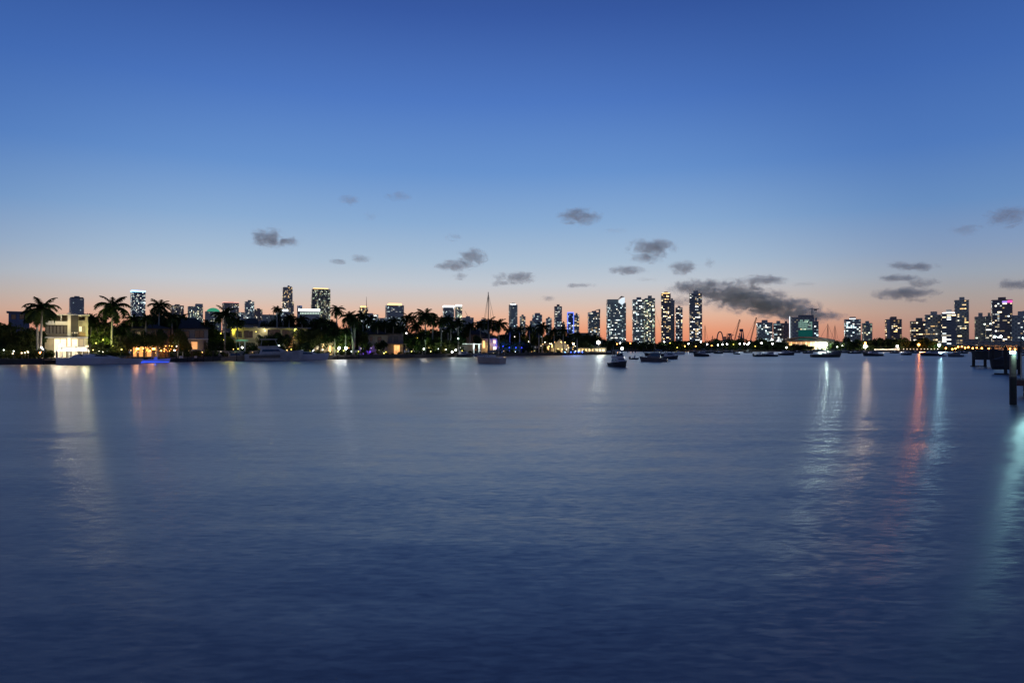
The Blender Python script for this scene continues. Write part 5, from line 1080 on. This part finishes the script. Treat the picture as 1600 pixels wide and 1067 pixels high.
for px, y, L in ((1317, 551.5, 7), (1350, 551.6, 6), (1430, 551.8, 6), (1506, 552.5, 5), (1263, 552.3, 6), (1245, 551.5, 5)): runabout(px, y, L, 2.2, .1, 'far low boat hull among those moored below the shore lights', DARKG, free=.8, top=(L > 5))['group'] = 'far low boats below the shore lights'
for px, y, yt in ((1320, 551.2, 519), (1112, 551, 524), (1085.5, 551.2, 523), (1135, 551, 520), (1600, 552, 500)): sailboat(px, y, 8, 2.6, .3, yt, 'far moored sailboat with a thin mast among the shore lights', DARKG, free=.9, bimini=False)['group'] = 'far moored sailboats'
# boats along the island
def long_yacht():
    D = 158; t = thing('motor_yacht', 'long low grey white sport yacht moored before the blazing villa', 'yacht', (X(155, D), D, 0), radians(33)); 
    L, B = 16.6, 4.2; mb = MB(); hull(mb, L, B, 1.55, 1.15, .3, .85); mb.build('hull', GREYG, t)
    c = MB(); prism(c, [(-L * .36, 1.5), (L * .28, 1.3), (L * .12, 2.0), (-L * .1, 2.35), (-L * .28, 2.3)], B * .4, B * .3); c.build('deckhouse', GREYG, t)
    w_ = MB(); prism(w_, [(-L * .06, 1.9), (L * .12, 1.8), (L * .06, 2.12), (-L * .04, 2.22)], B * .385, B * .34); w_.build('windscreen', DGLASS, t)
    a = MB(); a.path([(-L * .2, -B * .36, 1.9), (-L * .26, -B * .3, 2.9), (-L * .26, B * .3, 2.9), (-L * .2, B * .36, 1.9)], [.14, .1, .1, .14], 6); a.build('radar_arch', DARKG, t)
    b = MB(); b.tube((-L * .49, -B * .5, 1.3), (-L * .42, -B * .5, 1.9), .06, .06, 5); b.build('flag_staff', WHITE, t); rail(t, L, B, 1.25, L * .02, L * .46, .5)
long_yacht()
def blue_boat():
    D = 171; t = runabout(243, 0, 6.2, 2.2, radians(32), 'low boat washed in blue light in front of the orange terrace', GREYG, D=D, top=True, free=.75)
    light(t, (0, -2.2, 1.3), (.02, .07, 1), 60, .15); light(t, (3, -2.0, 1.2), (.02, .07, 1), 45, .15); light(t, (-3, -2.2, .5), (.02, .07, 1), 45, .15)
    b = MB(); b.box(-3.3, 3.0, -1.26, -1.2, .16, .3); b.build('light_strip', emis('dim_blue_light', (.03, .1, 1), 1.3), t)
blue_boat()
runabout(283, 0, 6, 2.2, radians(30), 'dark tender with a blue canvas at the dock right of the blue boat', DARKG, D=183, free=.8)
runabout(306, 0, 5, 2, radians(35), 'dark skiff below the hip roofed house', DARKG, D=188, top=False, free=.7)
cruiser(369, 0, 8.2, 2.7, radians(28), 'small tan cabin boat left of the motor yacht', mat('tan_hull_paint', (.24, .18, .12), .5), D=196, fly=False, free=1.1)
cruiser(427, 0, 15.5, 4.3, radians(20), 'big flybridge motor yacht moored before the flat roofed villa', mat('pearl_gelcoat', (.34, .32, .32), .35), D=199, fly=True, free=1.9, sc=1.45, name='motor_yacht', cat='yacht', stripe=DARKG)
cruiser(480, 0, 12.0, 3.4, radians(22), 'sleek open cruiser at the bow of the big motor yacht', GREYG, D=207, fly=False, free=1.35, arch=False)
runabout(749, 0, 8, 2.6, radians(40), 'blue canopied boat at the dock left of the sailboat hull', CANVAS, D=277, free=1.0)
cruiser(724, 0, 7, 2.6, radians(35), 'dark boat berthed below the white shelter', DARKG, D=268, fly=False, free=1.0)
GBU = 'small mooring buoys near the island'
for px, y in ((740, 558.5), (747.5, 558.5)):
    D = CH * F / (y - HY); b = MB(); b.ball((0, 0, .25), .35, 10); b.tube((0, 0, .5), (0, 0, .8), .05, .05, 6); o = tag(b.build('mooring_buoy', WHITE), ('outer' if px < 745 else 'inner') + ' white mooring buoy floating left of the tan sailboat', 'buoy', GBU); o.location = (X(px, D), D, 0)

# ------------------------------------------------------------------ right foreground: piling lamp, dock, boat lift
D = 47.4; t_ = thing('piling_lamp', 'thick timber piling topped by a cyan white lamp at the right edge', 'piling', (X(1582.5, D), D, 0))
mb = MB(); r = .205; mb.tube((0, 0, -2), (0, 0, Z(591, D)), r * 1.06, r * 1.04, 14); mb.build('dark_foot', TAR, t_)  # foot is darker than the post above it
mb = MB(); mb.tube((0, 0, Z(591, D)), (0, 0, Z(554.5, D)), r, r * .95, 14); mb.build('post', WOODG, t_)
mb = MB(); mb.tube((0, 0, Z(554.5, D)), (0, 0, Z(552.5, D)), r * 1.1, r * 1.1, 14); mb.build('lamp_base', METAL, t_)
mb = MB(); mb.tube((0, 0, Z(552.5, D)), (0, 0, Z(548.5, D)), r * .8, r * .8, 12); mb.build('lens', COOL, t_)
mb = MB(); mb.tube((0, 0, Z(548.5, D)), (0, 0, Z(547, D)), r * 1.15, r * .3, 14); mb.build('cap', METAL, t_)
light(t_, (-.1, -.45, Z(550, D)), (.45, .98, .95), 55, .1); light(t_, (0, -.5, Z(550.5, D)), (.5, 1, .97), 110, .08, 'SPOT', (-X(1582.5, D), -D, -6), 120)
mb = MB(); mb.tube((0, 0, Z(591, D) + .0), (0, 0, Z(591, D) + .12), r * 1.08, r * 1.08, 14); mb.build('iron_band', DMETAL, t_)
s = Site(1604, 56, 0); t_ = s.root('dock', 'near wooden dock end beside the lamp piling at the right edge', 'dock')
for i in range(16):
    m_ = MB(); m_.box(-.75 + i * .3, -.75 + i * .3 + .275, -1.2, 3.0, 1.28 + random.uniform(-.01, .01), 1.34); m_.build('plank', WOODG, t_)
m_ = MB(); m_.box(-.8, 4.2, -1.3, -1.21, .85, 1.27); m_.box(-.8, 4.2, 2.6, 2.8, .95, 1.27); m_.build('fascia_beam', mat('red_brown_timber', (.12, .055, .04), .8, scale=5), t_)
for x_ in (-.1, 2.4): m_ = MB(); m_.tube((x_, -.6, -2), (x_, -.6, 1.27), .14, .14, 9); m_.build('pile', TAR, t_)
m_ = MB(); m_.tube((-.35, -.3, 1.35), (-.35, -.3, 3.5), .05, .05, 7); m_.build('rail_post', METAL, t_); m_ = MB(); m_.box(.1, .5, -.4, 0, 1.35, 2.6); m_.build('power_pedestal', WHITE, t_)
m_ = MB(); m_.path([(-.35, -.3, 3.3), (.2, -.3, 3.42), (.8, -.3, 3.3), (1.2, -.3, 2.9)], [.06, .06, .05, .04], 6); m_.build('hoop_rail', WOOD, t_)
# piles of the boat lifts
pile(1539, 543, 138, 'left dark pile of the boat lift', .28); pile(1551.5, 543, 134, 'middle dark pile of the boat lift', .26); pile(1571, 541, 99, 'near dark pile of the boat lift, closest to the lamp piling', .22); pile(1592, 541, 100, 'pile behind the lamp piling', .2); pile(1521, 553, 140, 'short dark pile at the far left of the boat lift', .3)
s = Site(1548, 136, 0); t_ = s.root('boat_lift', 'dark boat lift frame holding a covered boat above the water', 'boat lift')
m_ = MB(); s.bx(m_, 1520, 541.6, 1577, 542.8, -1.8, -1.5); s.bx(m_, 1520, 541.6, 1577, 542.8, 2.4, 2.7); s.bx(m_, 1524, 540.5, 1526, 543, -1.5, 2.4); s.bx(m_, 1566, 540.5, 1568, 543, -1.5, 2.4); m_.build('top_beam', TAR, t_)
m_ = MB(); s.bx(m_, 1519, 560, 1580, 562, -1.2, -1); s.bx(m_, 1519, 560, 1580, 562, 2, 2.2); m_.build('cradle', DMETAL, t_)
m_ = MB()
for a in (1524, 1545, 1566):
    for v in (-1.1, 2.1): u, zt = s.uz(a, 542, v); zb = s.uz(a, 560.5, v)[1]; m_.tube((u, v, zb), (u, v, zt), .03, .03, 5)
m_.build('cable', METAL, t_)
m_ = MB(); s.bx(m_, 1516, 571.3, 1542, 572.8, -1.6, -1.2); m_.build('bottom_beam', TAR, t_)
def lifted(px, D, z, L, B, yaw, label, m_, cov):
    t = thing('motorboat', label, 'motorboat', (X(px, D), D, z), yaw); mb = MB(); hull(mb, L, B, .9, 1.25, .35, .7); mb.build('hull', m_, t)
    c = MB(); prism(c, [(-L * .48, .9), (L * .3, 1.0), (L * .42, 1.1), (L * .1, 1.5), (-L * .1, 1.6), (-L * .44, 1.3)], B * .48, B * .2); c.build('canvas_cover', cov, t)
    e = MB(); e.box(-L * .5 - .45, -L * .5, -.2, .2, .3, 1.2); e.box(-L * .5 - .4, -L * .5 - .2, -.08, .08, -.6, .1); e.build('outboard_engine', DARKG, t); return t
lifted(1546, 137, 1.95, 7.4, 2.5, pi + .12, 'dark covered motorboat hoisted on the boat lift', mat('slate_hull_paint', (.05, .055, .055), .5), CANVASD)
lifted(1568, 103, .95, 3.4, 1.6, pi - .25, 'second dark boat hoisted low beside the near pile', DARKG, CANVASD)
s = Site(1568, 100, 0); t_ = s.root('boat_lift', 'low lift cradle beside the near pile with its beam on the water', 'boat lift')
m_ = MB(); s.bx(m_, 1553, 582.8, 1576, 584.6, -1, -.7); m_.build('bottom_beam', TAR, t_); m_ = MB(); s.bx(m_, 1556, 570, 1592, 571.3, -1, -.8); s.bx(m_, 1556, 570, 1592, 571.3, 1, 1.2); m_.build('cradle', DMETAL, t_)
m_ = MB(); s.bx(m_, 1566, 543, 1600, 544, -.9, -.7); m_.build('top_beam', TAR, t_)
# two bright dock lamps behind the lift
for px, py, lab in ((1554.5, 526, 'cyan white lamp on a tall pole above the boat lift, left of a pair'), (1564, 525.5, 'cyan white lamp on a tall pole above the boat lift, right of a pair')): lamp(px, py, 300, lab, COOL, (.6, 1, 1), 250, h0=0, r=.45)
lamp(1598, 528, 75, 'thin cyan lit pole at the right picture edge', COOL, (.4, 1, 1), 0, h0=0, r=.05)

# ------------------------------------------------------------------ clouds
def cloud_material(albedo=(1, .95, .80, 1), name='cloud_vapour'):
    m = bpy.data.materials.new(name); m.use_nodes = True; t = m.node_tree; t.nodes.clear()
    tc = N(t, 'ShaderNodeTexCoord'); geo = N(t, 'ShaderNodeNewGeometry'); oi = N(t, 'ShaderNodeObjectInfo')
    ln = N(t, 'ShaderNodeVectorMath', operation='LENGTH'); t.links.new(tc.outputs['Object'], ln.inputs[0])
    mp = N(t, 'ShaderNodeMapping'); mp.inputs['Scale'].default_value = (.75, .75, 1.15); t.links.new(geo.outputs['Position'], mp.inputs['Vector'])
    no = N(t, 'ShaderNodeTexNoise'); no.inputs['Scale'].default_value = .0095; no.inputs['Detail'].default_value = 6; no.inputs['Roughness'].default_value = .66; no.inputs['Distortion'].default_value = .6
    t.links.new(mp.outputs[0], no.inputs['Vector'])
    fall = math_node(t, 'SUBTRACT', 1.0, ln.outputs['Value'])
    v = math_node(t, 'ADD', math_node(t, 'MULTIPLY', fall, 1.1), math_node(t, 'MULTIPLY', math_node(t, 'SUBTRACT', no.outputs['Fac'], .5), 3.3))
    v = math_node(t, 'SUBTRACT', v, .28); v = math_node(t, 'MULTIPLY', v, 2.2, clamp=True)
    edge_ = math_node(t, 'MULTIPLY', fall, 5, clamp=True); v = math_node(t, 'MULTIPLY', v, edge_)
    al = N(t, 'ShaderNodeAttribute', attribute_type='OBJECT', attribute_name='density'); v = math_node(t, 'MULTIPLY', v, al.outputs['Fac'])
    pv = N(t, 'ShaderNodeVolumePrincipled'); pv.inputs['Color'].default_value = albedo; t.links.new(math_node(t, 'MULTIPLY', v, .0058), pv.inputs['Density'])
    pv.inputs['Anisotropy'].default_value = .78
    o = N(t, 'ShaderNodeOutputMaterial'); t.links.new(pv.outputs[0], o.inputs['Volume']); m.cycles.volume_sampling = 'MULTIPLE_IMPORTANCE'; return m
CM = cloud_material(); bm_ = MB(); bm_.ball((0, 0, 0), 1.0, 20); CME = bm_.mesh('cloud', CM)
CME2 = bm_.mesh('cloud', cloud_material((1, .80, .62, 1), 'afterglow_pink_vapour'))  # last sunlight on the high puffs is put into the vapour colour
CD = 9000
def cloud(label, puffs, CME=CME):
    cx = sum(p[0] for p in puffs) / len(puffs); cy = sum(p[1] for p in puffs) / len(puffs); x0, z0 = X(cx, CD), Z(cy, CD)
    if len(puffs) == 1:
        t = bpy.data.objects.new('cloud', CME); COL.objects.link(t); tag(t, label, 'cloud'); t.location = (x0, CD, z0); ps = [(t, puffs[0])]
    else:
        t = thing('cloud', label, 'cloud', (x0, CD, z0)); ps = []
        for i, p in enumerate(puffs):
            o = obj_of('puff', CME, t); ps.append((o, p)); o.location = (X(p[0], CD) - x0, (i % 3 - 1) * 120, Z(p[1], CD) - z0)
    for o, (px, py, hw, hh, *d) in ps:
        k = CD / F * 1.32; o.scale = (hw * k, max(hh * 1.6, hw * .6) * k, hh * k); o['density'] = float(d[0] if d else 1.0)
        if len(d) > 1: o.rotation_euler = (0, d[1], 0)
cloud('brown grey oval cloud alone at the left, above the low skyline', [(424, 374, 27, 15), (448, 378, 22, 9)])
cloud('small thin double cloud left of centre low in the sky', [(533, 410, 14, 4.5), (563, 404, 18, 5.5)])
cloud('faint pink smudge of cloud, left of two high ones', [(546, 313, 17, 8, .42)], CME2)
cloud('faint pink smudge of cloud, right of two high ones', [(622, 306, 22, 7, .36)], CME2)
cloud('very faint wisp below the two pink smudges', [(580, 338, 12, 7, .14)], CME2)
cloud('little grey tuft above the ragged dark cloud', [(708, 371, 12, 6, .5)])
cloud('ragged dark cloud rising to the right, left of the mast', [(738, 404, 22, 13), (712, 415, 32, 9), (718, 430, 14, 6)])
cloud('flat dark cloud right above the sailboat mast', [(806, 436, 34, 9), (788, 443, 20, 5)])
cloud('thin low cloud streak above the slender two tone tower', [(857, 466, 15, 4, .8)])
cloud('lone soft brown cloud high in the centre', [(905, 338, 32, 13)])
cloud('faint streak right of the lone soft brown cloud', [(964, 360, 20, 5, .15)])
cloud('thin streak below and right of the centre clouds', [(908, 446, 24, 4, .8)])
cloud('billowing cloud high right of centre with a ragged lower lobe', [(1015, 388, 38, 13), (1012, 403, 28, 9), (985, 421, 30, 7)])
cloud('compact grey cloud right of the billowing one', [(1067, 418, 22, 11)])
cloud('small grey tuft right of the compact grey cloud', [(1109, 410, 9, 8, .6)])
cloud('faint streak left of the great cloud bank', [(1015, 437, 18, 4, .3)])
cloud('great dark cloud bank trailing down right behind the cranes', [(1085, 452, 40, 14, 1.3), (1135, 458, 52, 20, 1.3), (1180, 470, 60, 20, 1.4), (1215, 482, 55, 16, 1.4), (1255, 492, 42, 14, 1.3), (1070, 470, 26, 8, .9), (1285, 495, 32, 7, 1.0)])
cloud('small cloud perched above the right shoulder of the cloud bank', [(1192, 438, 36, 9)])
cloud('faint streak right of the small perched cloud', [(1256, 445, 18, 4, .25)])
cloud('layered grey cloud stack over the right skyline', [(1398, 416, 17, 7), (1436, 417, 28, 7), (1412, 433, 34, 6), (1432, 443, 26, 7), (1398, 460, 36, 9), (1440, 456, 36, 9), (1425, 470, 20, 5)])
cloud('pale brown cloud at the right edge of the sky', [(1575, 339, 30, 16, .40)], CME2)
cloud('fainter brown cloud left of the pale edge cloud', [(1510, 359, 24, 9, .28)], CME2)
cloud('grey cloud cut by the right picture edge', [(1592, 444, 34, 9)])

# ------------------------------------------------------------------ labels that single out the members of the repeated groups
FARL = [(925, 'the grey hall'), (962, 'the sloping sign tower'), (1006, 'the widest centre tower'), (1040, 'the gold topped tower'), (1087, 'the tallest lone tower'), (1125, 'the arched crane'), (1158, 'the largest gantry crane'), (1195, 'the low window crowded tower'),
        (1253, 'the netted construction tower'), (1332, 'the teal faced block'), (1355, 'the lower grey tower'), (1396, 'the lone brown tower'), (1436, 'the cream window grid tower'), (1460, 'the vertical sign tower'), (1482, 'the banded tower'), (1503, 'the tall pillar tower'), (1532, 'the low dark tower'), (1565, 'the magenta topped tower'), (1592, 'the edge tower')]
ISLL = [(0, 'the left picture edge'), (30, 'the copper lit agave'), (66, 'the tall villa palm'), (104, 'the white villa'), (151, 'the grey yacht'), (176, 'the one upright frond palm'), (215, 'the blue rimmed tower'), (243, 'the blue lit boat'), (276, 'the squat dim tower'), (305, 'the hip roofed house'), (352, 'the large garden palm'), (378, 'the green pavilion'), (427, 'the motor yacht'),
        (449, 'the slim tapering tower'), (480, 'the open cruiser'), (500, 'the wide curved tower'), (527, 'the star shaped palm'), (549, 'the two pale palm trunks'), (572, 'the violet patio'), (602, 'the long dark house'), (620, 'the orange window'), (640, 'the small high white lamp'), (665, 'the largest middle palm'), (700, 'the white rimmed tower'), (740, 'the white shelter'),
        (766, 'the tan sailboat'), (790, 'the bright blue tree'), (806, 'the round topped tower'), (840, 'the stepped tower'), (875, 'the gabled house'), (908, 'the grey hall'), (945, 'the island tip')]
for grp, base, LM in (('park trees along the far shore', 'dark park tree', FARL), ('bushes filling the gardens behind the seawall planting', 'tall garden bush', ISLL), ('trees in front of the far lit buildings', 'round park tree', FARL),
                      ('dark shrubs along the island seawall', 'low seawall shrub', ISLL), ('background garden trees of the island', 'background tree', ISLL), ('orange quay lamps behind the boat lift', 'orange quay lamp', FARL),
                      ('row of quay lamps beside the orange lamp', 'warm quay lamp', FARL), ('white lamps among the far park trees', 'small white lamp', FARL), ('orange lamps among the far park trees', 'small orange lamp', FARL), ('yellow lamps among the far park trees', 'small yellow lamp', FARL),
                      ('mooring piles along the island docks', 'thin dark mooring pile', ISLL), ('small garden lamps behind the island seawall', 'small garden lamp', ISLL), ('far low boats below the shore lights', 'far low boat', FARL), ('far moored sailboats', 'far thin masted sailboat', FARL)):
    B_ = {}
    for o in SC.objects:
        if o.get('group') == grp:
            px = o.location.x / o.location.y * F + 800; lm = min(LM, key=lambda q: abs(q[0] - px)); B_.setdefault(lm, []).append((px, o))
    for lm, mem in B_.items():
        mem.sort(key=lambda q: q[0])
        for side, sel in (('just left of', [m for m in mem if m[0] < lm[0] - 2]), ('in line with', [m for m in mem if abs(m[0] - lm[0]) <= 2]), ('just right of', [m for m in mem if m[0] > lm[0] + 2])):
            for i, (px, o) in enumerate(sel):
                o['label'] = (('first ', 'second ', 'third ', 'fourth ', 'fifth ')[i] if len(sel) > 1 else '') + base + ' ' + side + ' ' + lm[1] + (', from the left' if len(sel) > 1 else '')
